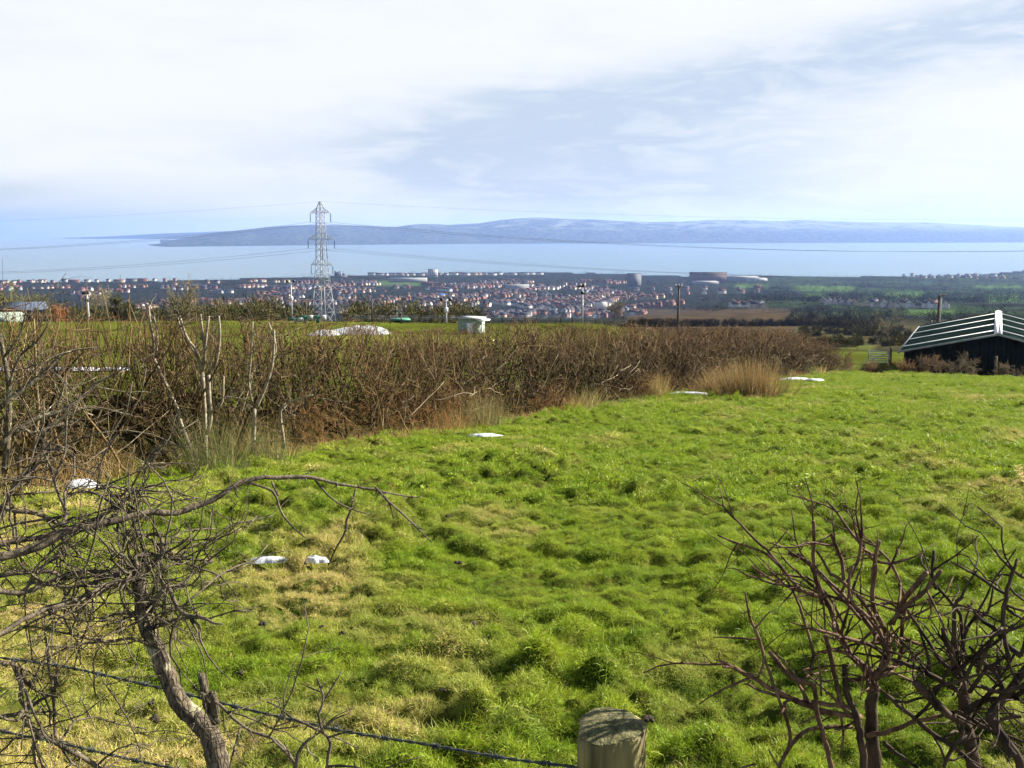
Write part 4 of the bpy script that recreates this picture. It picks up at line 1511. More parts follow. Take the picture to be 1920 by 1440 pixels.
def s_sample(n, dens):
    """positions along the hedge; dens(y) relative density"""
    out = []
    while len(out) < n:
        s = RNG.uniform(S0, S1, n)
        out += list(s[RNG.random(n) < dens(HEDGE_A[1] + HD[1] * s)])
    return np.array(out[:n])


op = lambda y: np.interp(y, [4, 12, 15, 18, 30, 60, 70], [0.75, 0.8, 0.85, 1.0, 0.85, 0.55, 0.5]) * np.clip(2.4 * fbm(y / 0.9, y * 0 + 2, 58, 2) - 0.3, 0.5, 1.3)
mbS, cS, mbT, cT = MB(), [], MB(), []
n0 = 950
s = s_sample(n0, op)
off = -0.80 + RNG.normal(0, 0.34, n0)
x, y = hp_(s, off)
st = np.stack([x, y, G0(x, y) - 0.1], 1)
d0 = np.concatenate([RNG.normal(0, 0.30, (n0, 2)), np.ones((n0, 1))], 1)
p0 = grow(st, d0, hedge_h(s) * RNG.uniform(0.75, 1.05, n0), 7, 0.13, 0.05)
p0, rel = squash(p0, s)
rad0 = RNG.uniform(0.010, 0.026, n0) * np.interp(y, [10, 18], [1.45, 1.0])
add_tubes(mbS, cS, p0, rad0, rad0 * 0.3, 5, paint(rel[:, 3] * 0.3, 0, n0, y))
n1 = n0 * 8
par = np.repeat(np.arange(n0), 8)
k1 = RNG.integers(1, 7, n1)
dpar = nrm(p0[par, k1] - p0[par, k1 - 1])
d1 = dpar + RNG.normal(0, 0.75, (n1, 3)) * np.array([1, 1, .7])
p1 = grow(p0[par, k1], d1, RNG.uniform(0.3, 0.95, n1), 5, 0.22, 0.06)
p1, rel = squash(p1, None)
far_f = np.interp(p1[:, 0, 1], [8, 25, 60], [1.0, 1.25, 2.3])
r1_ = RNG.uniform(0.0045, 0.0085, n1) * far_f
add_tubes(mbT, cT, p1, r1_, r1_ * 0.45, 3, paint(rel[:, 3], 1, n1, None))
n2 = n1 * 5
par = np.repeat(np.arange(n1), 5)
k2 = RNG.integers(1, 5, n2)
d2 = nrm(p1[par, k2] - p1[par, k2 - 1]) * 0.8 + RNG.normal(0, 0.7, (n2, 3)) + np.array([0, 0, 0.3])
p2 = grow(p1[par, k2], d2, RNG.uniform(0.12, 0.45, n2), 3, 0.3, 0.08)
p2, rel = squash(p2, None)
far_f = np.interp(p2[:, 0, 1], [8, 25, 60], [1.0, 1.3, 2.6])
r2_ = RNG.uniform(0.0028, 0.0052, n2) * far_f
add_tubes(mbT, cT, p2, r2_, r2_ * 0.5, 3, paint(rel[:, 2], 2, n2, None))
# upright shoots that give the comb-like top
n3 = 7500
s = s_sample(n3, op)
off = -0.82 + RNG.normal(0, 0.36, n3)
x, y = hp_(s, off)
st = np.stack([x, y, G0(x, y) + hedge_h(s) * RNG.uniform(0.45, 0.85, n3)], 1)
d3 = np.concatenate([RNG.normal(0, 0.30, (n3, 2)), np.ones((n3, 1))], 1)
p3 = grow(st, d3, RNG.uniform(0.35, 0.95, n3), 3, 0.14, 0.1)
p3, rel = squash(p3, s, 0.30)
far_f = np.interp(y, [8, 25, 60], [1.0, 1.3, 2.6])
r3_ = RNG.uniform(0.0028, 0.0058, n3) * far_f
add_tubes(mbT, cT, p3, r3_, r3_ * 0.5, 3, paint(rel[:, 2], 2, n3, y))
# taller unclipped shoots along the near, open stretch
n4 = 330
s = RNG.uniform(S0, 3.5, n4)
x, y = hp_(s, -0.95 + RNG.normal(0, 0.3, n4))
st = np.stack([x, y, G0(x, y) + hedge_h(s) * RNG.uniform(0.45, 0.8, n4)], 1)
p4 = grow(st, np.concatenate([RNG.normal(0, 0.18, (n4, 2)), np.ones((n4, 1))], 1), RNG.uniform(0.5, 1.25, n4), 5, 0.09, 0.1)
r4_ = RNG.uniform(0.004, 0.009, n4)
add_tubes(mbT, cT, p4, r4_, r4_ * 0.45, 3, paint(np.full(n4, .8), 2, n4, y))
# leaning laid sticks
n5 = 120
s = s_sample(n5, op)
x, y = hp_(s, -0.25 + RNG.normal(0, 0.15, n5))
st = np.stack([x, y, G0(x, y) + RNG.uniform(0.1, 1.3, n5)], 1)
d5 = RNG.normal(0, 1, (n5, 1)) * np.array([[HD[0], HD[1], 0]]) + np.stack([RNG.normal(0, .2, n5), RNG.normal(0, .2, n5), RNG.normal(0.5, .6, n5)], 1)
p5 = grow(st, d5, RNG.uniform(0.5, 1.5, n5), 6, 0.14, 0)
p5, rel = squash(p5, s)
r5_ = RNG.uniform(0.004, 0.009, n5) * np.interp(y, [8, 60], [1, 2])
add_tubes(mbS, cS, p5, r5_, r5_ * 0.5, 5, np.array([[0.30, 0.25, 0.17]]) * RNG.uniform(0.4, 1.2, (n5, 1)))
oS = mbS.build('stems', M['twig'], None, col=np.concatenate(cS))
oT = mbT.build('twigs', M['twig'], None, col=np.concatenate(cT))


def adopt(o, par, kind=None):
    """parent a world-space mesh without moving it"""
    o.parent = par
    o.matrix_parent_inverse = par.matrix_basis.inverted()
    if kind:
        o['kind'] = kind
    return o


bpy.context.view_layer.update()
for o in (oS, oT):
    adopt(o, hedge, 'stuff')
adopt(bank_o, hedge)


def blades(st, d, L, w, col, K=4, curl=0.1, droop=-0.08, tip=0.15):
    """N flat tapering stalks"""
    n = len(st)
    out = [st]
    d = nrm(d)
    for i in range(K - 1):
        d = nrm(d + RNG.normal(0, curl, d.shape) + np.array([0, 0, droop * i]))
        out.append(out[-1] + d * (L / (K - 1))[:, None])
    p = np.stack(out, 1)
    side = nrm(np.cross(nrm(p[:, -1] - p[:, 0]), RNG.normal(0, 1, (n, 3))))
    ww = w[:, None] * np.linspace(1, tip, K)[None]
    V = np.stack([p - side[:, None] * ww[..., None] / 2, p + side[:, None] * ww[..., None] / 2], 2)
    idx = np.arange(n * K * 2).reshape(n, K, 2)
    F = np.stack([idx[:, :-1, 0], idx[:, :-1, 1], idx[:, 1:, 1], idx[:, 1:, 0]], -1).reshape(-1, 4)
    return V.reshape(-1, 3), F, np.repeat(col, K * 2, axis=0)


# dead grass and rushes along the foot of the hedge
nb = 27000
s = s_sample(nb, lambda y: np.interp(y, [4, 14, 18, 40, 70], [0.5, 0.8, 1.0, 0.7, 0.4]))
tuft = fbm(s / 0.8, s * 0, 66, 2)
off = -0.30 + RNG.normal(0, 0.30, nb) + 0.35 * (tuft - 0.5)
x, y = hp_(s, off)
st = np.stack([x, y, G0(x, y) - 0.02], 1)
tall = np.clip((fbm(s / 1.3 + 4, s * 0, 67, 2) - 0.3) * 2.2, 0.25, 1.25)
L = RNG.uniform(0.25, 0.95, nb) * tall * np.interp(y, [5, 15, 30], [0.8, 1.1, 1.0])
dd = np.concatenate([RNG.normal(0, 0.38, (nb, 2)) + 0.12 * HN[None], np.ones((nb, 1))], 1)
orange = np.array([0.34, 0.21, 0.08])
strawc = np.array([0.52, 0.40, 0.17])
rush = np.array([0.14, 0.19, 0.06])
pick_ = fbm(s / 1.1, s * 0 + 3, 68, 2)[:, None] + RNG.normal(0, .14, (nb, 1))
colb = np.where(pick_ < 0.38, orange, np.where(pick_ < 0.60, strawc, rush)) * RNG.uniform(0.5, 1.2, (nb, 1))
V, F, C = blades(st, dd, L, RNG.uniform(0.004, 0.008, nb) * np.interp(y, [8, 25, 60], [1, 1.5, 3]), colb, 3, 0.16, -0.16)
adopt(mesh_from('dead_grass', V, F, M['dry'], col=C), hedge, 'stuff')

# rust coloured bramble and bracken thickets in the hedge
nb = 5200
cs = np.array([(5.6, 0.75, 1.35), (7.4, 0.7, 0.9), (9.0, 0.8, 0.75), (13.5, 0.6, 0.6), (22, 1.2, 0.7), (31, 1.5, 0.8), (3.4, 0.4, 0.8)])
w_ = cs[:, 1] / cs[:, 1].sum()
ki = RNG.choice(len(cs), nb, p=w_)
s = cs[ki, 0] + RNG.normal(0, 1, nb) * cs[ki, 1] * 1.1
x, y = hp_(s, -0.42 + RNG.normal(0, 0.22, nb))
st = np.stack([x, y, G0(x, y) + RNG.beta(1, 1.6, nb) * cs[ki, 2] * 1.25], 1)
V, F, C = blades(st, np.concatenate([RNG.normal(0, 0.55, (nb, 2)), RNG.uniform(0.2, 1, (nb, 1))], 1), RNG.uniform(0.2, 0.6, nb), RNG.uniform(0.003, 0.007, nb) * np.interp(y, [8, 60], [1, 2.5]),
                 np.array([[0.25, 0.135, 0.055]]) * RNG.uniform(0.4, 1.4, (nb, 1)), 4, 0.25, -0.12)
adopt(mesh_from('bracken', V, F, M['dry'], col=C), hedge, 'stuff')

# dead leaves and ivy caught inside the hedge
nl = 120000
s = s_sample(nl, lambda y: np.interp(y, [4, 12, 20, 70], [0.9, 1, 0.8, 0.6]))
x, y = hp_(s, -1.0 + RNG.normal(0, 0.30, nl))
relh = np.where(y > 14.5, RNG.beta(1.2, 1.8, nl) * 0.9, RNG.beta(1.2, 3.0, nl) * 0.78)
c0 = np.stack([x, y, G0(x, y) + hedge_h(s) * relh], 1)
sz = (RNG.uniform(0.010, 0.028, nl) * np.interp(y, [8, 25, 60], [1.0, 1.8, 3.5]))[:, None]
e1, e2 = nrm(RNG.normal(0, 1, (nl, 3))) * sz, nrm(RNG.normal(0, 1, (nl, 3))) * sz
V = np.stack([c0 - e1, c0 + e1, c0 + e2 * 1.5], 1).reshape(-1, 3)
ivy = (y < 13) & (RNG.random(nl) < 0.75)
C = np.where(ivy[:, None], np.array([[0.022, 0.035, 0.012]]), np.array([[0.045, 0.030, 0.018]])) * RNG.uniform(0.5, 1.6, (nl, 1))
adopt(mesh_from('caught_leaves', V, np.arange(nl * 3).reshape(-1, 3), M['twig'], col=np.repeat(C, 3, axis=0)), hedge, 'stuff')


# ------------------------------------------------------------------ limbs traced in the round, with spurs, thorns and twigs
def limb(pts, w, d0, d1, K=None, bend=0.0):
    """pts in photo pixels, widths in photo pixels (start, end), depth runs d0 -> d1; returns path and radii in metres"""
    pts = np.array(pts, float)
    seg = np.concatenate([[0], np.cumsum(np.linalg.norm(np.diff(pts, axis=0), axis=1))])
    t_ = seg / seg[-1]
    dep = d0 + (d1 - d0) * t_ + bend * np.sin(math.pi * t_)
    K = K or int(min(40, max(6, seg[-1] / 14)))
    w3 = np.array([P(a, b2, dd_) for (a, b2), dd_ in zip(pts, dep)])
    path = catmull(w3, K)
    q = np.linspace(0, 1, K)
    wid = np.interp(q, np.linspace(0, 1, len(w)), w)
    dq = np.interp(q, t_, dep)
    rad_ = wid / 2 / FPX * dq * 1.03
    jit = RNG.normal(0, 1, (K, 3)) * (np.minimum(rad_, 0.006) * 0.18)[:, None]
    jit[0] = 0
    rad_ = rad_ * (1 + 0.055 * RNG.normal(0, 1, K).clip(-1.5, 1.5))
    return path + jit, np.maximum(rad_, 0.0007)


def limb_obj(parent, limbs, mat, name='branch'):
    objs = []
    for pts, w, d0, d1 in limbs:
        p, r = limb(pts, w, d0, d1)
        V, F = tubes(p[None], r[None], 8)
        o = mesh_from(name, V, F, mat, smooth=True)
        adopt(o, parent)
        objs.append((p, r))
    return objs


def spurs(parent, paths, n_per_m, L, r, mat, name, curl=0.25, thorn=False, sub=0, up=0.0, tint=None):
    """side growth on limbs: N short tapering shoots, one joined part"""
    S, D, Ls, R_ = [], [], [], []
    for p, rad_ in paths:
        ln = np.linalg.norm(np.diff(p, axis=0), axis=1).sum()
        n = RNG.poisson(ln * n_per_m)
        for _ in range(n):
            k_ = RNG.integers(1, len(p))
            f = RNG.random()
            S.append(p[k_ - 1] * (1 - f) + p[k_] * f)
            tn = nrm(p[k_] - p[k_ - 1])
            D.append(nrm(RNG.normal(0, 1, 3) + tn * (0.2 if thorn else 0.7) + np.array([0, 0, up])))
            Ls.append(RNG.uniform(*L))
            R_.append(min(RNG.uniform(*r), max(rad_[k_] * 0.8, 0.0009)))
    S, D, Ls, R_ = np.array(S), np.array(D), np.array(Ls), np.array(R_)
    K = 3 if thorn else 6
    pth = grow(S, D, Ls, K, 0.05 if thorn else curl, 0.0)
    rr_ = R_[:, None] * np.linspace(1, 0.12 if thorn else 0.45, K)[None]
    V, F = tubes(pth, rr_, 4)
    o = mesh_from(name, V, F, mat, smooth=True)
    adopt(o, parent, 'stuff')
    return list(zip(pth, rr_))


zA = lambda L_: [((x / 2.44, 850 + y / 2.44)) for x, y in L_]                  # left foreground close-up
zB = lambda L_: [((400 + x / 3.2, 830 + y / 3.2)) for x, y in L_]              # drooping branch close-up
zC = lambda L_: [((500 + x / 3.2, 1100 + y / 3.2)) for x, y in L_]             # bottom close-up
zR = lambda L_: [((1300 + x / 2.666, 900 + y / 2.666)) for x, y in L_]         # right bush close-up
zH = lambda L_: [((x / 2.743, 560 + y / 2.743)) for x, y in L_]                # hedge left close-up

# --- the leaning hawthorn on the left
b0 = P(430, 1440, 1.75)
ht = empty('hawthorn_tree', (b0[0], b0[1], float(G0(b0[0], b0[1]))))
bpy.context.view_layer.update()
tag(ht, 'leaning lichened hawthorn with thorny branches hanging over the fence on the left', 'tree')
gx = P(445, 1440, 1.75)
foot = np.array([(447, 1840), (442, 1640)])
tr_pts = list(map(tuple, foot)) + zA([(1020, 1560), (1000, 1440), (975, 1320), (900, 1220), (830, 1150), (780, 1050), (740, 950), (700, 850), (670, 780), (650, 680), (640, 580)])
p, r = limb(tr_pts, (58, 52, 48, 46, 42, 36, 30, 28), 1.75, 1.80, K=60)
V, F = tubes(p[None], r[None], 14)
adopt(mesh_from('trunk', V, F, M['bark'], smooth=True), ht)
trunk_path = (p, r)
stubs = [(zA([(990, 1230), (945, 1130), (922, 1018)]), (20, 17, 15), 1.73, 1.70), (zA([(985, 1200), (978, 1140), (972, 1100)]), (16, 15), 1.72, 1.70),
         (zA([(700, 870), (690, 835), (672, 822)]), (20, 17), 1.77, 1.72)]
limb_obj(ht, stubs, M['bark'], 'cut_stub')
left = [
    (zA([(-160, 500), (0, 470), (150, 435), (280, 370), (340, 350), (500, 315), (600, 290), (680, 265), (780, 275), (870, 255), (980, 205), (1070, 150), (1140, 122), (1280, 110), (1420, 108)]) + zB([(640, 215), (720, 240), (850, 265), (960, 280), (1030, 300), (1120, 315), (1250, 330)]), (19, 17, 13, 11, 8, 5, 2), 1.7, 2.15),
    (zA([(-100, 425), (0, 410), (180, 385), (330, 340), (480, 280), (560, 220), (582, 188)]), (13, 12, 9, 5), 1.85, 2.0),
    (zA([(-80, 625), (0, 630), (100, 640), (200, 600), (330, 550), (450, 540), (600, 545)]), (11, 10, 9, 7), 1.7, 1.85),
    (zA([(640, 560), (520, 600), (420, 650), (280, 690), (150, 740), (60, 790), (-60, 860)]), (13, 12, 11, 9), 1.8, 1.55),
    (zA([(-60, 565), (0, 560), (100, 545), (240, 540), (280, 570)]), (9, 9, 8), 1.9, 1.95),
    (zA([(-40, 950), (70, 970), (120, 1050), (200, 1100), (240, 1110)]), (9, 8, 5), 1.6, 1.7),
    (zA([(100, 1180), (110, 1220), (230, 1310), (340, 1370), (440, 1430), (520, 1520)]), (8, 9, 10, 9), 1.6, 1.75),
    (zA([(-20, 1210), (100, 1185), (180, 1130), (240, 1100), (262, 1050)]), (9, 8, 4), 1.62, 1.7),
    (zA([(640, 570), (520, 590), (410, 640)]), (10, 9, 7), 1.8, 1.7),
    (zA([(650, 745), (560, 730), (460, 755)]), (9, 7, 5), 1.8, 1.72),
    (zA([(690, 880), (600, 845), (480, 862), (330, 830), (200, 800), (100, 790)]), (7, 6, 4, 3), 1.78, 1.65),
    (zA([(680, 740), (720, 650), (770, 615), (810, 700), (860, 745), (930, 750), (970, 775), (1020, 780)]), (9, 9, 8, 9, 3), 1.78, 1.72),
    (zA([(690, 800), (780, 770), (870, 750)]), (8, 7, 6), 1.77, 1.74),
    (zA([(870, 760), (900, 810), (930, 862)]), (5, 4, 2), 1.74, 1.72),
    (zA([(650, 560), (740, 470), (735, 380), (700, 370), (560, 375), (520, 340)]), (10, 8, 6, 5), 1.82, 1.9),
    (zA([(640, 590), (600, 520), (560, 550), (480, 570), (400, 600), (300, 610), (120, 590)]), (12, 9, 8, 6, 5), 1.82, 1.75),
    (zA([(650, 580), (620, 480), (660, 455), (720, 470), (800, 480), (960, 490)]), (12, 8, 7, 5, 4), 1.8, 1.9),
    (zA([(850, 580), (920, 520), (975, 488)]), (4, 6, 6), 1.88, 1.9),
    (zA([(740, 600), (790, 610), (850, 590), (880, 545)]), (7, 6, 4), 1.8, 1.86),
    (zA([(880, 1070), (1000, 1150), (1080, 1220), (1150, 1270), (1260, 1310), (1330, 1390), (1360, 1460)]), (5, 6, 6, 7), 1.7, 1.7),
    (zA([(470, 1040), (540, 1140), (600, 1250), (640, 1360)]), (3, 3, 2), 1.7, 1.7),
    (zA([(240, 340), (310, 290), (270, 200), (230, 60), (180, -40)]), (7, 6, 5, 3), 1.8, 2.0),
    (zA([(0, 240), (60, 260), (180, 280), (310, 340)]), (10, 9, 8), 1.9, 1.95),
    (zA([(-20, 330), (60, 160), (140, 90), (190, 30), (220, -60)]), (12, 10, 7, 4), 1.9, 2.1),
    (zA([(430, 170), (520, 150), (600, 175), (720, 150)]), (4, 6, 5, 2), 1.9, 2.0),
    (zA([(300, 190), (400, 175), (460, 195), (540, 250), (630, 290)]), (3, 5, 5, 5), 2.0, 1.9),
    (zA([(520, 190), (610, 250), (640, 280)]), (7, 6, 5), 1.95, 1.9),
    (zA([(610, 300), (620, 350), (700, 400), (750, 470), (900, 520), (1000, 560), (1085, 650)]), (5, 5, 4, 4, 2), 1.85, 1.95),
    (zA([(740, 470), (730, 560), (700, 640), (690, 700)]), (4, 4, 3), 1.82, 1.8),
    (zA([(430, 700), (400, 790), (360, 900), (340, 980)]), (3, 3, 2), 1.75, 1.75),
]
left_paths = limb_obj(ht, left, M['bark_twig'], 'branch')
droop = [(zB([(215, 240), (360, 295), (400, 400), (430, 450), (500, 530), (560, 575)]), (4, 5, 4, 2), 1.98, 1.98), (zB([(350, 230), (370, 280), (392, 320)]), (3, 4, 3), 2.0, 2.0),
         (zB([(610, 225), (710, 335), (820, 395), (940, 430)]), (4, 4, 2), 2.05, 2.05), (zB([(855, 275), (825, 400), (795, 480), (795, 530), (755, 600), (720, 670), (690, 735)]), (4, 4, 4, 3, 3), 2.1, 2.1),
         (zB([(970, 265), (1070, 370), (1180, 465), (1240, 530), (1310, 600)]), (5, 4, 4, 2), 2.1, 2.1), (zB([(1030, 320), (1060, 380), (1080, 455)]), (4, 3, 2), 2.1, 2.1),
         (zB([(795, 525), (830, 550)]), (2, 1.5), 2.1, 2.1), (zB([(130, 260), (135, 310), (160, 335)]), (3, 2), 1.98, 1.96), (zB([(540, 190), (600, 175)]), (2, 1.5), 2.04, 2.06)]
left_paths2 = limb_obj(ht, droop, M['bark_twig'], 'twig')
tw = spurs(ht, [q for q in left_paths[1:] if q[0][:, 0].mean() < -0.45], 32, (0.08, 0.32), (0.0016, 0.0036), M['bark_twig'], 'twigs', 0.30)
tw2 = spurs(ht, tw, 14, (0.04, 0.16), (0.0012, 0.002), M['bark_twig'], 'twigs', 0.3)
spurs(ht, left_paths + left_paths2, 42, (0.010, 0.030), (0.0016, 0.0030), M['bark_twig'], 'thorns', thorn=True)
spurs(ht, tw + tw2, 20, (0.008, 0.026), (0.0011, 0.0019), M['bark_twig'], 'thorns', thorn=True)
spurs(ht, left_paths[3:10] + left_paths[15:17], 14, (0.02, 0.07), (0.002, 0.004), M['bark'], 'spurs', 0.4)

# --- low thorn sapling at the bottom
sp0 = P(612, 1440, 1.65)
sapl = empty('thorn_sapling', (sp0[0], sp0[1], float(G0(sp0[0], sp0[1]))))
bpy.context.view_layer.update()
tag(sapl, 'small bare thorn sapling growing through the barbed wire left of the post', 'sapling')
sl = [([(618, 1800), (616, 1600)] + zC([(365, 1088), (380, 930), (340, 880), (250, 830), (160, 790), (70, 720), (0, 690)]), (12, 11, 10, 8, 6, 3), 1.62, 1.70),
      (zC([(340, 880), (310, 780), (340, 690), (330, 620), (300, 550)]), (6, 6, 5, 4), 1.65, 1.68), (zC([(340, 690), (390, 610), (420, 560), (450, 510)]), (4, 4, 2), 1.67, 1.70),
      (zC([(320, 630), (260, 605), (205, 580)]), (3, 2), 1.68, 1.70), (zC([(300, 890), (400, 800), (500, 760)]), (4, 4, 2), 1.64, 1.62), (zC([(370, 905), (450, 880), (520, 865)]), (5, 4, 3), 1.64, 1.62),
      (zC([(170, 1088), (180, 1040), (210, 960), (290, 890)]), (8, 7, 5), 1.62, 1.64), (zC([(170, 1055), (110, 990), (30, 910)]), (6, 6, 4), 1.62, 1.6), (zC([(400, 900), (480, 935), (545, 968)]), (4, 3, 2), 1.64, 1.66),
      (zC([(370, 1080), (450, 1075), (560, 1088)]), (6, 4), 1.63, 1.6), (zC([(110, 800), (60, 660), (40, 670)]), (3, 2), 1.68, 1.7), (zC([(720, 1088), (820, 1050), (930, 1020)]), (3, 2), 1.6, 1.6)]
sp_paths = limb_obj(sapl, sl, M['bark_twig'], 'branch')
spurs(sapl, sp_paths[1:], 9, (0.03, 0.10), (0.0014, 0.0026), M['bark'], 'twigs', 0.3)
spurs(sapl, sp_paths, 28, (0.008, 0.02), (0.0012, 0.002), M['bark_twig'], 'thorns', thorn=True)

# --- the clipped bushes on the right
rb = P(1630, 1440, 1.75)
bush1 = empty('clipped_bush', (rb[0], rb[1], float(G0(rb[0], rb[1]))))
rb2 = P(1870, 1440, 1.6)
bush2 = empty('clipped_bush', (rb2[0], rb2[1], float(G0(rb2[0], rb2[1]))))
bpy.context.view_layer.update()
tag(bush1, 'bare red-stemmed bush with cut ends right of the fence post', 'bush', 'clipped bushes by the fence')
tag(bush2, 'darker tangled bare bush in the bottom right corner', 'bush', 'clipped bushes by the fence')
stem1 = [([(1640, 1800), (1640, 1600)] + zR([(905, 1440), (890, 1200), (895, 1060), (890, 950)]), (31, 30, 28, 27, 22), 1.75, 1.75),
         ([(1628, 1700)] + zR([(850, 1440), (820, 1200), (770, 1080), (760, 930)]), (20, 18, 15, 12), 1.73, 1.68)]
limb_obj(bush1, stem1, M['bark_dark'], 'stem')
R1 = [
    ([(893, 1010), (955, 930), (960, 840), (900, 760), (830, 660), (740, 570), (620, 450), (560, 410), (520, 365)], (11, 10, 8, 6), 1.72, 1.80),
    ([(890, 960), (790, 880), (720, 740), (690, 650), (640, 560), (590, 430), (535, 390), (475, 365)], (13, 12, 10, 7, 5), 1.74, 1.80),
    ([(640, 585), (540, 550), (450, 450), (370, 350), (300, 290), (230, 215), (175, 165), (150, 125)], (8, 7, 6, 5, 4), 1.78, 1.88),
    ([(530, 550), (440, 440), (350, 360), (310, 345), (205, 310), (120, 275)], (6, 5, 5, 3), 1.80, 1.86),
    ([(610, 570), (500, 545), (380, 490), (290, 430)], (6, 5, 3), 1.79, 1.84),
    ([(893, 1000), (960, 900), (985, 850), (940, 780), (870, 640), (800, 560), (740, 500), (690, 470)], (10, 8, 6), 1.7, 1.75),
    ([(960, 760), (905, 640), (900, 500), (910, 380), (932, 300)], (9, 9, 8, 8), 1.7, 1.68),
    ([(640, 620), (605, 430), (605, 300), (600, 205)], (7, 8, 7, 6), 1.78, 1.76),
    ([(740, 560), (820, 410), (835, 320), (850, 232)], (6, 7, 6), 1.75, 1.78),
    ([(900, 400), (820, 300), (770, 240), (710, 150), (665, 105)], (6, 6, 5, 4), 1.78, 1.84),
    ([(893, 990), (1000, 930), (1040, 860), (1040, 740), (1060, 620), (1040, 540), (990, 420), (880, 300)], (9, 8, 8, 6, 4), 1.72, 1.8),
    ([(1000, 720), (1040, 620), (1080, 560), (1165, 465)], (7, 9, 10, 10), 1.7, 1.62),
    ([(980, 720), (1070, 620), (1150, 560), (1238, 452)], (8, 8, 8, 7), 1.68, 1.6),
    ([(960, 470), (990, 420), (1025, 345)], (5, 5, 5), 1.76, 1.76),
    ([(960, 880), (915, 835), (800, 800), (700, 770), (590, 740)], (8, 8, 7, 4), 1.72, 1.66),
    ([(893, 1020), (850, 950), (770, 870), (720, 850)], (9, 7), 1.7, 1.68),
    ([(765, 1000), (900, 985), (1000, 960)], (8, 9, 8), 1.7, 1.7),
    ([(835, 1185), (780, 1172), (660, 1160), (520, 1110), (400, 1050), (320, 1000), (240, 960), (145, 910)], (11, 11, 10, 9, 8), 1.7, 1.58),
    ([(795, 1140), (740, 1128), (600, 1110), (430, 1080), (330, 1050), (270, 1020)], (10, 9, 7, 5), 1.69, 1.62),
    ([(770, 1160), (740, 1110), (690, 900), (662, 775)], (10, 9, 9), 1.68, 1.66),
    ([(690, 1500), (690, 1440), (640, 1240), (620, 1180), (600, 1020)], (10, 10, 9, 9), 1.64, 1.64),
    ([(606, 1050), (598, 1018), (500, 990), (440, 930), (385, 860)], (9, 9, 8), 1.64, 1.62),
    ([(470, 1360), (485, 1270), (430, 1100), (400, 1020), (350, 870), (320, 770), (280, 680), (258, 560)], (7, 6, 6, 6, 3), 1.62, 1.62),
    ([(330, 795), (230, 790), (100, 785)], (4, 4, 2), 1.62, 1.64),
    ([(320, 1000), (350, 920), (350, 870)], (5, 4), 1.6, 1.62),
    ([(310, 740), (370, 670), (400, 655)], (4, 2), 1.62, 1.62),
    ([(420, 1460), (480, 1330), (560, 1255), (680, 1235), (790, 1235)], (7, 8, 8, 8), 1.66, 1.7),
    ([(870, 1280), (1000, 1250), (1130, 1200), (1230, 1180)], (10, 9, 8), 1.72, 1.64),
    ([(560, 1110), (545, 1050), (560, 1000), (600, 880), (560, 720), (510, 580), (460, 490)], (5, 6, 6, 5, 3), 1.68, 1.76),
    ([(640, 1080), (630, 930), (610, 860)], (4, 4, 3), 1.66, 1.66),
    ([(760, 740), (690, 600), (620, 520), (560, 480)], (6, 5, 4), 1.78, 1.8),
    ([(750, 500), (740, 400), (690, 270)], (8, 7, 7), 1.74, 1.74),
    ([(690, 480), (640, 390), (570, 300)], (6, 5, 3), 1.76, 1.8),
    ([(840, 700), (760, 610), (610, 450)], (7, 6, 5), 1.7, 1.74),
    ([(893, 1000), (980, 880), (900, 720), (790, 600), (780, 480), (800, 430)], (8, 7, 6, 5), 1.66, 1.68),
    ([(310, 1420), (240, 1440), (180, 1470)], (4, 5), 1.6, 1.6), ([(430, 1440), (400, 1390), (375, 1345)], (4, 3), 1.6, 1.62),
]
R1 = [(zR(a), w, d0, d1) for a, w, d0, d1 in R1]
r1p = limb_obj(bush1, R1[:len(R1)], M['bark_red'], 'branch')
t1 = spurs(bush1, r1p[:18] + r1p[28:35], 22, (0.04, 0.15), (0.0022, 0.0042), M['bark_red'], 'shoots', 0.14, up=0.12)
spurs(bush1, t1, 9, (0.03, 0.10), (0.0012, 0.0022), M['bark_red'], 'twigs', 0.15, up=0.3)
spurs(bush1, r1p + t1, 16, (0.006, 0.02), (0.0014, 0.0024), M['bark_red'], 'buds', thorn=True)
stem2 = [([(1838, 1800), (1835, 1600)] + zR([(1400, 1440), (1370, 1250), (1350, 1050), (1350, 980)]), (32, 30, 28, 26, 20), 1.62, 1.65),
         ([(1960, 1800), (1935, 1600)] + zR([(1640, 1440), (1560, 1300), (1500, 1220), (1480, 1180), (1560, 1080), (1660, 940), (1760, 840)]), (20, 19, 18, 17, 17, 13), 1.5, 1.55)]
limb_obj(bush2, stem2, M['bark_dark'], 'stem')
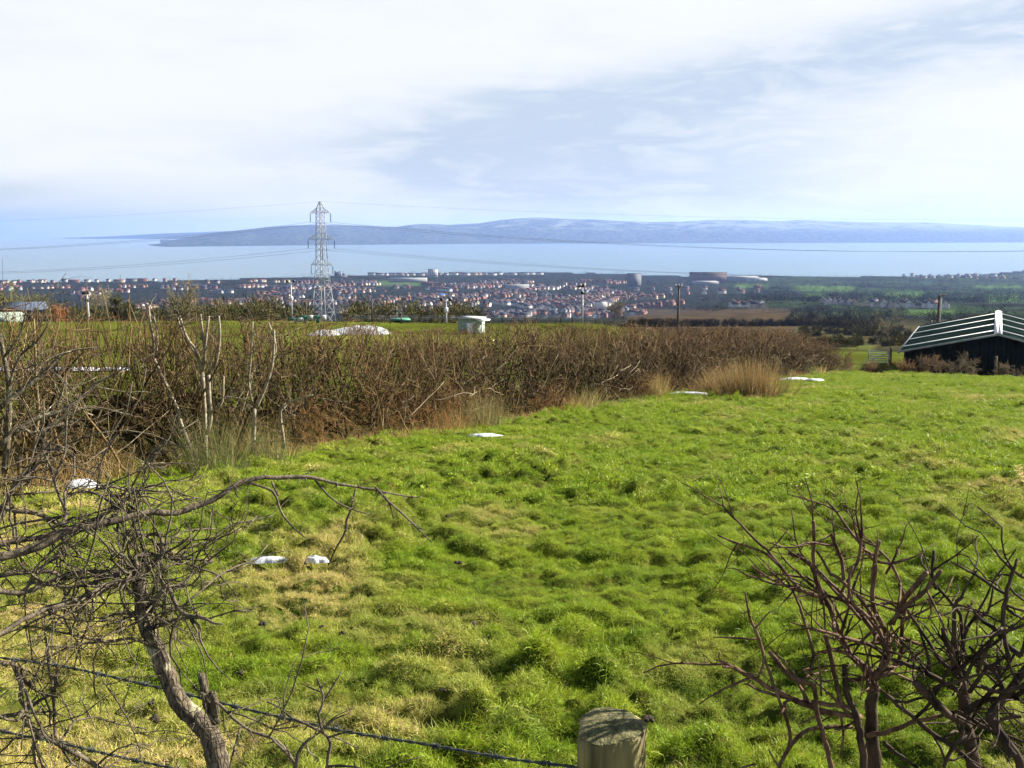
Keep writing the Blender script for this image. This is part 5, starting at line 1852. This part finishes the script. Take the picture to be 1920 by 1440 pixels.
R2 = [
    ([(1362, 1110), (1340, 1060), (1230, 1000), (1100, 930), (1000, 900), (920, 880)], (12, 11, 9, 7), 1.64, 1.68),
    ([(1352, 1060), (1330, 980), (1290, 880), (1250, 745)], (14, 14, 12), 1.64, 1.6),
    ([(1375, 1240), (1330, 1195), (1270, 1170), (1200, 1100), (1110, 1010)], (16, 15, 15), 1.64, 1.58),
    ([(1380, 1060), (1450, 960), (1550, 890)], (9, 8, 6), 1.6, 1.55),
    ([(1352, 1030), (1325, 970), (1230, 900), (1190, 830), (1130, 740), (1070, 650)], (9, 8, 7, 5), 1.65, 1.72),
    ([(1640, 880), (1570, 830), (1500, 740), (1430, 690), (1370, 620)], (12, 11, 8, 5), 1.55, 1.62),
    ([(1580, 900), (1550, 760), (1560, 600), (1590, 480), (1622, 395)], (9, 9, 8, 6), 1.55, 1.6),
    ([(1560, 570), (1510, 540), (1420, 480), (1290, 410)], (6, 6, 5, 3), 1.6, 1.7),
    ([(1680, 500), (1640, 480), (1560, 420), (1510, 350)], (6, 6, 4), 1.58, 1.62),
    ([(1340, 1000), (1345, 800), (1330, 670), (1280, 600), (1220, 540), (1190, 480), (1140, 420)], (8, 8, 6, 4), 1.65, 1.7),
    ([(1215, 545), (1192, 480), (1195, 420), (1200, 355)], (6, 6, 5), 1.68, 1.68),
    ([(1345, 860), (1375, 720), (1470, 660), (1500, 540)], (7, 6, 4), 1.62, 1.64),
    ([(1330, 960), (1305, 760), (1310, 620), (1350, 580)], (9, 9, 7), 1.63, 1.62),
    ([(1420, 960), (1500, 780), (1620, 740), (1720, 690)], (8, 7, 6), 1.56, 1.5),
    ([(1350, 1000), (1420, 880), (1530, 800), (1600, 720)], (8, 7, 5), 1.6, 1.56),
    ([(1230, 1180), (1330, 1160), (1460, 1240), (1600, 1290), (1720, 1330)], (7, 7, 6, 5), 1.64, 1.5),
    ([(960, 1070), (1080, 1170), (1200, 1270), (1330, 1360), (1420, 1440)], (9, 9, 9, 8), 1.7, 1.6),
    ([(1360, 1160), (1460, 1100), (1580, 1090), (1680, 1040)], (12, 11, 10), 1.6, 1.52),
    ([(1480, 1180), (1540, 1270), (1600, 1380)], (16, 18), 1.54, 1.5),
    ([(1345, 1030), (1310, 965), (1300, 960), (1400, 880), (1480, 800)], (6, 5, 4), 1.62, 1.6),
    ([(1560, 1080), (1520, 980), (1440, 900), (1380, 830)], (10, 8, 6), 1.55, 1.6),
    ([(1250, 1440), (1300, 1330), (1370, 1280)], (7, 7, 6), 1.6, 1.62), ([(950, 1310), (1050, 1390), (1120, 1440)], (7, 6), 1.68, 1.6),
    ([(1440, 1030), (1530, 1060), (1660, 1030)], (9, 9), 1.55, 1.5), ([(1640, 1180), (1560, 1190), (1470, 1230)], (8, 7), 1.52, 1.54),
]
R2 = [(zR(a), w, d0, d1) for a, w, d0, d1 in R2]
r2p = limb_obj(bush2, R2, M['bark_dark'], 'branch')
t2 = spurs(bush2, r2p, 24, (0.05, 0.18), (0.002, 0.0042), M['bark_dark'], 'shoots', 0.2, up=0.1)
t3 = spurs(bush2, t2, 6, (0.03, 0.10), (0.0014, 0.0024), M['bark_dark'], 'shoots', 0.2)
spurs(bush2, r2p + t2, 18, (0.006, 0.02), (0.0012, 0.0022), M['bark_dark'], 'thorns', thorn=True)

# --- pale-stemmed hawthorns standing in the near stretch of the hedge
def hedge_thorn(limbs, label, d, mat, seed):
    q = limbs[0][0][0]
    b_ = P(q[0], q[1], d)
    o = empty('hawthorn_bush', (b_[0], b_[1], float(G0(b_[0], b_[1]))))
    bpy.context.view_layer.update()
    tag(o, label, 'bush', 'pale hawthorns in the hedge')
    ps = limb_obj(o, limbs[:2], mat, 'trunk') + limb_obj(o, limbs[2:], mat, 'branch')
    t_ = spurs(o, ps, 7, (0.2, 0.7), (0.004, 0.008), M['bark'], 'twigs', 0.16, up=0.9)
    spurs(o, t_, 6, (0.08, 0.3), (0.003, 0.0045), M['bark'], 'twigs', 0.25, up=0.3)


hedge_thorn([(zH([(1060, 860), (1055, 700), (1050, 560), (1040, 380)]), (9, 9, 8), 14.0, 14.0), (zH([(1065, 700), (1085, 600), (1075, 500), (1070, 390)]), (8, 8, 8), 13.9, 13.9),
             (zH([(1040, 380), (1010, 270), (960, 200), (925, 90)]), (7, 6, 4), 14, 14), (zH([(1045, 370), (1050, 250), (1030, 80)]), (6, 5, 4), 14, 14), (zH([(1070, 390), (1110, 330), (1130, 200), (1125, 90)]), (7, 6, 4), 13.9, 13.8),
             (zH([(1045, 350), (990, 260), (940, 180), (905, 80)]), (5, 4), 14, 14.1), (zH([(1090, 580), (1140, 540), (1150, 400)]), (5, 4), 13.9, 13.8), (zH([(1050, 340), (1060, 200), (1075, 90)]), (5, 4), 14, 14)],
            'forked pale hawthorn with a fan of upright shoots in the hedge', 14.0, M['bark_pale'], 1)
hedge_thorn([(zH([(975, 760), (930, 640), (900, 540), (860, 460), (820, 370), (780, 290)]), (8, 8, 7, 6), 13.6, 14.0), (zH([(780, 290), (790, 220), (770, 120), (765, 40)]), (5, 5, 4), 14, 14),
             (zH([(800, 310), (810, 200), (790, 90)]), (4, 3), 14, 14)], 'slanting pale hawthorn stem leaning left in the hedge', 13.8, M['bark_pale'], 2)
hedge_thorn([(zH([(1300, 800), (1305, 660), (1310, 560)]), (9, 9, 8), 14.6, 14.6), (zH([(1310, 570), (1350, 490), (1390, 380), (1405, 300), (1410, 160)]), (7, 7, 5, 4), 14.6, 14.7),
             (zH([(1305, 570), (1280, 440), (1290, 300), (1300, 120)]), (5, 4, 3), 14.6, 14.6), (zH([(1400, 330), (1420, 240), (1380, 120)]), (4, 3), 14.7, 14.7)], 'y-shaped hawthorn in the hedge with one bright leaning fork', 14.6, M['bark_pale'], 3)
hedge_thorn([(zH([(1462, 770), (1450, 660), (1440, 580), (1475, 540)]), (7, 6, 6, 6), 14.8, 14.8), (zH([(1475, 540), (1540, 515), (1610, 495)]), (5, 4, 3), 14.8, 14.8),
             (zH([(1460, 640), (1500, 600), (1515, 600)]), (4, 3), 14.8, 14.7)], 'small crooked white-barked thorn at the foot of the hedge', 14.8, M['snow'] if False else M['bark_pale'], 4)
hedge_thorn([(zH([(20, 900), (40, 700), (45, 450), (20, 300), (0, 180)]), (12, 11, 10, 9, 6), 9.5, 9.6), (zH([(60, 700), (180, 620), (330, 570), (440, 490), (520, 420), (640, 370)]), (10, 10, 8, 6, 3), 9.5, 10.2),
             (zH([(0, 560), (120, 460), (240, 370), (330, 280), (500, 250)]), (10, 9, 6, 3), 9.4, 9.8), (zH([(200, 690), (350, 600), (480, 560), (680, 600)]), (6, 6, 4, 3), 9.6, 10),
             (zH([(45, 450), (100, 300), (200, 210), (260, 110)]), (6, 5, 3), 9.5, 9.6), (zH([(20, 300), (100, 190), (130, 90)]), (5, 3), 9.5, 9.5), (zH([(290, 560), (330, 440), (290, 380)]), (4, 3), 9.8, 9.9),
             (zH([(0, 760), (90, 660), (170, 690), (330, 640)]), (8, 7, 5), 9.3, 9.6)], 'large spreading hawthorn at the near end of the hedge', 9.5, M['bark'], 5)

# ------------------------------------------------------------------ fence post and barbed wire
pc = P(1142, 1440, 1.62)
R0 = 0.0605
pz_top = P(1142, 1374, 1.60)[2]
pz0 = float(G0(pc[0], 1.62)) - 0.3
seg, rings = 96, 40
an = np.arange(seg) * 2 * math.pi / seg
grv = np.zeros(seg)
for a0, w0, dp in ((-1.83, 0.05, 0.006), (-1.22, 0.045, 0.008), (-0.75, 0.05, 0.004), (-2.5, 0.05, 0.005), (0.6, .05, .005), (1.8, .05, .004)):
    grv -= dp * np.exp(-((np.angle(np.exp(1j * (an - a0)))) / w0) ** 2)
flat = 0.004 * np.cos(3 * an + 0.6) + 0.002 * np.cos(7 * an)
V = []
for i in range(rings):
    t_ = i / (rings - 1)
    z = pz0 + (pz_top - pz0) * t_
    rr_ = R0 + flat + grv * (0.6 + 0.4 * t_) + 0.0012 * RNG.normal(0, 1, seg)
    topz = 0.006 * np.sin(an + 0.8) + 0.003 * np.sin(3 * an) if i == rings - 1 else 0
    V.append(np.stack([pc[0] + rr_ * np.cos(an), pc[1] + rr_ * np.sin(an), np.full(seg, z) + topz], 1))
V = np.concatenate(V)
ii = np.arange(rings * seg).reshape(rings, seg)
F = np.stack([ii[:-1], np.roll(ii[:-1], -1, 1), np.roll(ii[1:], -1, 1), ii[1:]], -1).reshape(-1, 4)
post = mesh_from('fence_post', V, [F, ii[-1][None]], M['post'], smooth=False)
tag(post, 'round weathered wooden fence post with mossy top', 'fence post')
nr_ = 9
V = []
for i in range(nr_):
    q = 1 - i / (nr_ - 1)
    rr_ = (R0 + flat + grv * 0.9 - 0.001) * q
    zz = pz_top + 0.002 + 0.006 * np.sin(an + 0.8) * q + 0.007 * (1 - q ** 3) + 0.004 * (fbm(np.cos(an) * q * 6 + 9, np.sin(an) * q * 6 + 9, 12, 3) - .4)
    V.append(np.stack([pc[0] + rr_ * np.cos(an), pc[1] + rr_ * np.sin(an), zz], 1))
V = np.concatenate(V)
ii = np.arange(nr_ * seg).reshape(nr_, seg)
F = np.stack([ii[:-1], np.roll(ii[:-1], -1, 1), np.roll(ii[1:], -1, 1), ii[1:]], -1).reshape(-1, 4)
mesh_from('moss_cap', V, F, M['moss'], post, smooth=True)
MB().tube([(pc[0] - .061, pc[1] - .02, -0.955), (pc[0] - .067, pc[1] - .03, -0.962), (pc[0] - .061, pc[1] - .036, -0.97)], 0.0022, 5).build('staple', M['galv'], post)


def barbed(pxs, d0, d1, label, nbarb, k0):
    n = 420
    pts = np.array(pxs, float)
    t_ = np.linspace(0, 1, len(pts))
    dep = d0 + (d1 - d0) * (np.array([p_[0] for p_ in pts]) - pts[0][0]) / (pts[-1][0] - pts[0][0])
    path = catmull(np.array([P(a, b2, q) for (a, b2), q in zip(pts, dep)]), n)
    L_ = np.concatenate([[0], np.cumsum(np.linalg.norm(np.diff(path, axis=0), axis=1))])
    T = nrm(np.gradient(path, axis=0))
    S = nrm(np.cross(T, np.array([0, 0, 1.0])))
    U = np.cross(S, T)
    o = empty('barbed_wire', tuple(path[-1]))
    bpy.context.view_layer.update()
    for ph in (0, math.pi):
        a = L_ * 2 * math.pi / 0.055 + ph
        st_ = path + 0.0017 * (np.cos(a)[:, None] * S + np.sin(a)[:, None] * U)
        V, F = tubes(st_[None], np.full((1, n), 0.0016), 6)
        adopt(mesh_from('strand', V, F, M['wire'], smooth=True), o)
    for i in range(nbarb):
        q = (k0 + i + RNG.uniform(-.05, .05)) / nbarb * L_[-1]
        j = min(int(np.searchsorted(L_, q)), n - 2)
        c, tn, s_, u_ = path[j], T[j], S[j], U[j]
        mb = MB()
        for off_ in (-0.0045, 0.0045):
            a = np.linspace(0, 2 * math.pi * 1.75, 26) + RNG.uniform(0, 6.28)
            coil = c + tn * (off_ + np.linspace(-.0028, .0028, 26)[:, None]) + 0.0042 * (np.cos(a)[:, None] * s_ + np.sin(a)[:, None] * u_)
            mb.tube(coil, 0.0011, 5)
            for e, sg in ((0, -1), (-1, 1)):
                tang = nrm(coil[e] - coil[e + (1 if e == 0 else -1)])
                mb.tube([coil[e], coil[e] + tang * 0.008, coil[e] + tang * 0.014 + tn * RNG.normal(0, .002)], [0.0011, 0.0010, 0.0004], 5)
        adopt(mb.build('barb', M['wire'], smooth=True), o)
    tag(o, label, 'barbed wire', 'barbed wire strands of the fence')


barbed([(-90, 1212), (0, 1233), (120, 1250), (300, 1290), (430, 1322), (540, 1348), (650, 1372), (800, 1396), (950, 1422), (1078, 1438)], 2.12, 1.60, 'upper strand of barbed wire running behind the trunk to the post', 13, 0.55)
barbed([(-90, 1345), (0, 1370), (120, 1395), (250, 1425), (400, 1456), (560, 1490), (800, 1535), (1078, 1580)], 2.05, 1.60, 'lower strand of barbed wire near the bottom left corner', 13, 0.3)

# ------------------------------------------------------------------ snow left on the ground, clods, rushes
NOGRASS = []


def snow(px, py, wpx, aspect, label, seed, h=0.035, where=None):
    p = where if where is not None else ground_hit(px, py, 3, 120)
    w = wpx / FPX * math.hypot(p[1], p[2]) / 2
    dpt = w * aspect
    n, k_ = 30, 8
    V = [(0, 0, h)]
    for j in range(1, k_):
        q = j / (k_ - 1)
        for i in range(n):
            a = 2 * math.pi * i / n
            edge = 0.40 + 1.15 * float(fbm(np.array(math.cos(a) * 1.6 + seed), np.array(math.sin(a) * 1.6 + seed * 2), seed, 3))
            lum = float(fbm(np.array(math.cos(a) * q * 3 + seed), np.array(math.sin(a) * q * 3), seed + 5, 2))
            V.append((math.cos(a) * w * q * edge, math.sin(a) * dpt * q * edge, h * (1 - q ** 5) * (0.7 + 0.6 * lum) - 0.015 * q))
    F4, F3 = [], []
    for i in range(n):
        F3.append((0, 1 + i, 1 + (i + 1) % n))
        for j in range(1, k_ - 1):
            a, b2 = 1 + (j - 1) * n, 1 + j * n
            F4.append((a + i, b2 + i, b2 + (i + 1) % n, a + (i + 1) % n))
    o = mesh_from('snow_patch', V, [np.array(F4), np.array(F3)], M['snow'], smooth=True)
    base = float(G0(p[0], p[1]) + (tussock(p[0], p[1]) if hedge_sd(p[0], p[1]) > -0.5 else 0.0))
    o.location = (p[0], p[1], base + 0.05)
    o.rotation_euler = (-0.11, 0.0, RNG.uniform(-.2, .2))
    tag(o, label, 'snow', 'patches of old snow')
    NOGRASS.append((p[0], p[1], w * 0.95, dpt * 0.95))


snow(502, 1077, 78, 0.45, 'larger flat scrap of old snow in the middle of the pasture', 2, 0.025)
snow(592, 1082, 46, 0.5, 'smaller pointed scrap of old snow in the middle of the pasture', 6, 0.035)
snow(152, 918, 74, 0.7, 'thick lump of old snow at the hedge foot on the left', 9, 0.07)
snow(905, 823, 64, 0.4, 'thin strip of old snow at the hedge foot near its middle', 12, 0.04)
snow(1290, 745, 84, 0.3, 'long thin streak of snow beside the brown rush clump', 15, 0.07)
snow(1492, 716, 56, 0.45, 'scrap of snow just right of the brown rush clump', 18, 0.10)
snow(1528, 717, 34, 0.8, 'tiny scrap of snow further right of the rush clump', 22, 0.09)
snow(1527, 694, 24, 0.8, 'tiny scrap of snow at the far end of the hedge', 25, 0.09)
for k_, (px, wp) in enumerate(((40, 110), (140, 120), (215, 60))):
    snow(px, 696, wp, 0.5, ('left piece', 'middle piece', 'right piece')[k_] + ' of the snow strip in the field behind the hedge', 30 + k_, 0.12)


def clod(px, py, wpx, label, seed):
    p = ground_hit(px, py, 3, 60)
    w = wpx / FPX * p[1] / 2
    rg = np.random.default_rng(seed)
    mb = MB()
    for i in range(7):
        c = rg.normal(0, 0.45, 2) * w
        r_ = w * rg.uniform(0.35, 0.62)
        n, k_ = 9, 6
        V = []
        for j in range(k_):
            ph = math.pi * j / (k_ - 1)
            for i2 in range(n):
                a = 2 * math.pi * i2 / n
                q = r_ * rg.uniform(0.8, 1.15)
                V.append((c[0] + q * math.sin(ph) * math.cos(a), c[1] + q * math.sin(ph) * math.sin(a), r_ * 0.7 + q * 0.75 * math.cos(ph)))
        ii = np.arange(n * k_).reshape(k_, n)
        mb.add(V, np.stack([ii[:-1], np.roll(ii[:-1], -1, 1), np.roll(ii[1:], -1, 1), ii[1:]], -1).reshape(-1, 4))
    o = mb.build('clod', M['soil'], smooth=True)
    o.location = (p[0], p[1], float(G0(p[0], p[1]) + tussock(p[0], p[1])) - 0.005)
    o.scale = (0.8, 0.8, 0.7)
    tag(o, label, 'clod', 'dark clods in the grass')
    NOGRASS.append((p[0], p[1], w * 0.9, w * 0.9))


for i, (px, py, w, lab) in enumerate(((603, 1198, 14, 'round dark clod of dung left of two on the straw-coloured grass'), (640, 1212, 16, 'dark clod lying in the grass below the smaller snow scrap'), (495, 1184, 22, 'dark clod right of the leaning trunk top'),
                                      (886, 1216, 30, 'largest dark clod in the middle of the grass'), (940, 1303, 20, 'dark clod in the grass above and left of the post'), (292, 1366, 34, 'large dark clod at the foot of the leaning trunk'),
                                      (285, 1338, 20, 'small dark clod just above the large one by the trunk'), (1215, 1372, 34, 'black clod right beside the post top'), (840, 985, 14, 'small dark clod near the drooping branch tip'),
                                      (860, 1060, 20, 'dark clod in the green grass right of the snow scraps'), (455, 1270, 22, 'dark clod between trunk and wire'), (70, 1425, 24, 'dark clod in the bottom left corner'),
                                      (350, 955, 18, 'dark clod in grass by the snow lump'), (830, 1322, 16, 'small dark clod above the barbed wire'))):
    clod(px, py, w, lab, 60 + i)


def rushes(px, py, wpx, hpx, n, label, seed, tint):
    global RNG
    keep_rng, RNG = RNG, np.random.default_rng(seed)
    p = ground_hit(px, py, 3, 90)
    w, h = wpx / FPX * p[1] / 2, hpx / FPX * p[1]
    o = empty('rush_clump', (p[0], p[1], p[2]))
    bpy.context.view_layer.update()
    off_ = RNG.normal(0, 0.42, (n, 2)) * np.array([w, w * 0.7])
    st = np.stack([p[0] + off_[:, 0], p[1] + off_[:, 1], G0(p[0] + off_[:, 0], p[1] + off_[:, 1])], 1)
    dd = np.concatenate([off_ / w * 0.55 + RNG.normal(0, 0.16, (n, 2)) + np.array([[-0.10, 0]]), np.ones((n, 1))], 1)
    L_ = h * RNG.uniform(0.5, 1.1, n) * (1 - 0.25 * np.linalg.norm(off_, axis=1) / w)
    tcol_ = np.array(tint)[RNG.integers(0, len(tint), n)] * RNG.uniform(0.55, 1.25, (n, 1))
    V, F, C = blades(st, dd, L_, RNG.uniform(0.004, 0.009, n) * max(1, p[1] / 16), tcol_, 5, 0.05, -0.03)
    adopt(mesh_from('stalks', V, F, M['dry'], col=C), o, 'stuff')
    tag(o, label, 'rushes', 'clumps of rushes')
    RNG = keep_rng
    NOGRASS.append((p[0], p[1], w * .5, w * .4))


ORG = [(0.34, 0.20, 0.08), (0.22, 0.13, 0.06), (0.40, 0.29, 0.13), (0.10, 0.11, 0.04)]
GRN = [(0.14, 0.17, 0.06), (0.26, 0.22, 0.10), (0.10, 0.13, 0.04)]
rushes(1408, 748, 150, 86, 1500, 'big brown rush clump standing out from the hedge', 1, ORG)
rushes(1345, 742, 80, 58, 600, 'lower brown rush clump left of the big one', 2, ORG)
rushes(1630, 694, 32, 24, 400, 'small green rush tuft at the far rim of the pasture', 3, GRN)
rushes(395, 885, 170, 135, 420, 'spreading green rush tuft under the forked hawthorn', 4, GRN)
rushes(505, 868, 110, 100, 260, 'green rush tuft beside the crooked thorn', 5, GRN)
rushes(905, 800, 110, 80, 420, 'pale straw and green rush tuft near hedge middle', 6, GRN + [(0.42, 0.33, 0.15)])
rushes(1225, 748, 60, 60, 420, 'pale tuft of rushes near the snow streak', 7, [(0.46, 0.36, 0.16), (0.3, 0.25, 0.1)])

# ------------------------------------------------------------------ grass of the pasture
GR = np.random.default_rng(77)
tuft_col = bpy.data.collections.new('grass_tufts')


def tuft_mesh(name, n, rad_, lmin, lmax, w, lean, strawf, seed):
    global RNG
    keep_rng, RNG = RNG, np.random.default_rng(seed)
    rr_ = rad_ * np.sqrt(RNG.random(n))
    a = RNG.uniform(0, 2 * math.pi, n)
    st = np.stack([rr_ * np.cos(a), rr_ * np.sin(a), np.full(n, -0.015)], 1)
    sway = RNG.normal(0, 1, 2) * lean * 0.5
    dd = np.concatenate([RNG.normal(0, lean, (n, 2)) + sway, np.ones((n, 1))], 1)
    col_ = np.ones((n, 3)) * RNG.uniform(0.62, 1.25, (n, 1))
    dead = RNG.random(n) < strawf
    col_[dead] = np.array([1.6, 1.15, 3.0]) * RNG.uniform(0.7, 1.1, (dead.sum(), 1))
    V, F, C = blades(st, dd, RNG.uniform(lmin, lmax, n), RNG.uniform(w * .7, w * 1.3, n), col_, 4, 0.16, -0.22, 0.2)
    o = mesh_from(name, V, F, M['grass'], col=C, link=False)
    tuft_col.objects.link(o)
    RNG = keep_rng


for i in range(6):
    tuft_mesh('tuft_a%d' % i, 85, 0.065, 0.018, 0.052, 0.0031, 0.85, 0.13, 300 + i)
for i in range(4):
    tuft_mesh('tuft_b%d' % i, 75, 0.060, 0.025, 0.070, 0.0034, 0.65, 0.08, 320 + i)
for i in range(5):
    tuft_mesh('tuft_c%d' % i, 110, 0.15, 0.025, 0.070, 0.0090, 0.75, 0.12, 340 + i)


def scatter(n, y0, y1, sp_far):
    out = []
    ys = np.exp(GR.uniform(math.log(y0), math.log(y1), n * 3)) if sp_far else GR.uniform(y0, y1, n * 3)
    u = GR.uniform(-0.60, 0.60, len(ys))
    return u * ys, ys


pts, idx, scl, rot = [], [], [], []


def fill(y0, y1, step, kinds, s0, s1, um=0.60):
    ny = int((y1 - y0) / step)
    for j in range(ny):
        y = y0 + (j + 0.5) * step
        nx = int(2 * um * y / step) + 2
        x = (np.arange(nx) - nx / 2) * step + GR.uniform(-.5, .5, nx) * step
        yy = y + GR.uniform(-.5, .5, nx) * step
        ok = (hedge_sd(x, yy) > -0.62 + 0.25 * GR.normal(0, 1, nx)) & (edge_d(x, yy) < 1.8)
        for (sx, sy, sw, sd) in NOGRASS:
            ok &= ((x - sx) / (sw + 0.02)) ** 2 + ((yy - sy) / (sd + 0.02)) ** 2 > 1
        x, yy = x[ok], yy[ok]
        n_ = len(x)
        if not n_:
            continue
        t_ = tussock(x, yy)
        pts.append(np.stack([x, yy, G0(x, yy) + t_ - 0.016], 1))
        idx.append(np.array(kinds)[GR.integers(0, len(kinds), n_)])
        scl.append(GR.uniform(s0, s1, n_) * (0.7 + 0.7 * vnoise(x / 0.5, yy / 0.5, 90)) * (0.58 + np.clip(t_, 0, .16) * 2.8))
        hx = (tussock(x + .03, yy) - tussock(x - .03, yy)) / .06
        hy = (tussock(x, yy + .03) - tussock(x, yy - .03)) / .06
        rz = GR.uniform(0, 6.28, n_)
        lx, ly = np.cos(rz) * hx + np.sin(rz) * hy, -np.sin(rz) * hx + np.cos(rz) * hy
        rot.append(np.stack([0.75 * np.arctan(ly) + GR.normal(0, .12, n_), -0.75 * np.arctan(lx) + GR.normal(0, .12, n_), rz], 1))


fill(2.6, 10.0, 0.056, [0, 1, 2, 3, 4, 5, 6, 7, 8, 9], 0.75, 1.15)
fill(10.0, 24.0, 0.092, [0, 1, 2, 3, 6, 7, 8, 9, 10, 11], 0.9, 1.25, 0.57)
fill(24.0, 76.0, 0.17, [10, 11, 12, 13, 14], 0.9, 1.4, 0.57)
pts, idx, scl, rot = np.concatenate(pts), np.concatenate(idx), np.concatenate(scl), np.concatenate(rot)
me = bpy.data.meshes.new('grass')
me.vertices.add(len(pts))
me.vertices.foreach_set('co', pts.astype(np.float32).ravel())
for nm_, ty_, dat, key in (('tuft_index', 'INT', idx.astype(np.int32), 'value'), ('tuft_scale', 'FLOAT', scl.astype(np.float32), 'value'), ('tuft_rot', 'FLOAT_VECTOR', rot.astype(np.float32).ravel(), 'vector')):
    me.attributes.new(nm_, ty_, 'POINT').data.foreach_set(key, dat)
grass = bpy.data.objects.new('grass', me)
COL.objects.link(grass)
ng = bpy.data.node_groups.new('grass_scatter', 'GeometryNodeTree')
ng.interface.new_socket('Geometry', in_out='INPUT', socket_type='NodeSocketGeometry')
ng.interface.new_socket('Geometry', in_out='OUTPUT', socket_type='NodeSocketGeometry')
gi, go = ng.nodes.new('NodeGroupInput'), ng.nodes.new('NodeGroupOutput')
iop = ng.nodes.new('GeometryNodeInstanceOnPoints')
ci = ng.nodes.new('GeometryNodeCollectionInfo')
ci.inputs['Collection'].default_value = tuft_col
ci.inputs['Separate Children'].default_value = True
ci.inputs['Reset Children'].default_value = True
iop.inputs['Pick Instance'].default_value = True


def named(nm_, ty_):
    a = ng.nodes.new('GeometryNodeInputNamedAttribute')
    a.data_type = ty_
    a.inputs['Name'].default_value = nm_
    return a.outputs[0]


ng.links.new(gi.outputs[0], iop.inputs['Points'])
ng.links.new(ci.outputs[0], iop.inputs['Instance'])
ng.links.new(named('tuft_index', 'INT'), iop.inputs['Instance Index'])
ng.links.new(named('tuft_scale', 'FLOAT'), iop.inputs['Scale'])
ng.links.new(named('tuft_rot', 'FLOAT_VECTOR'), iop.inputs['Rotation'])
ng.links.new(iop.outputs[0], go.inputs[0])
grass.modifiers.new('scatter', 'NODES').node_group = ng
me.materials.append(M['grass'])
tag(grass, 'tufty green and straw-coloured grass of the pasture', 'grass', kind='stuff')
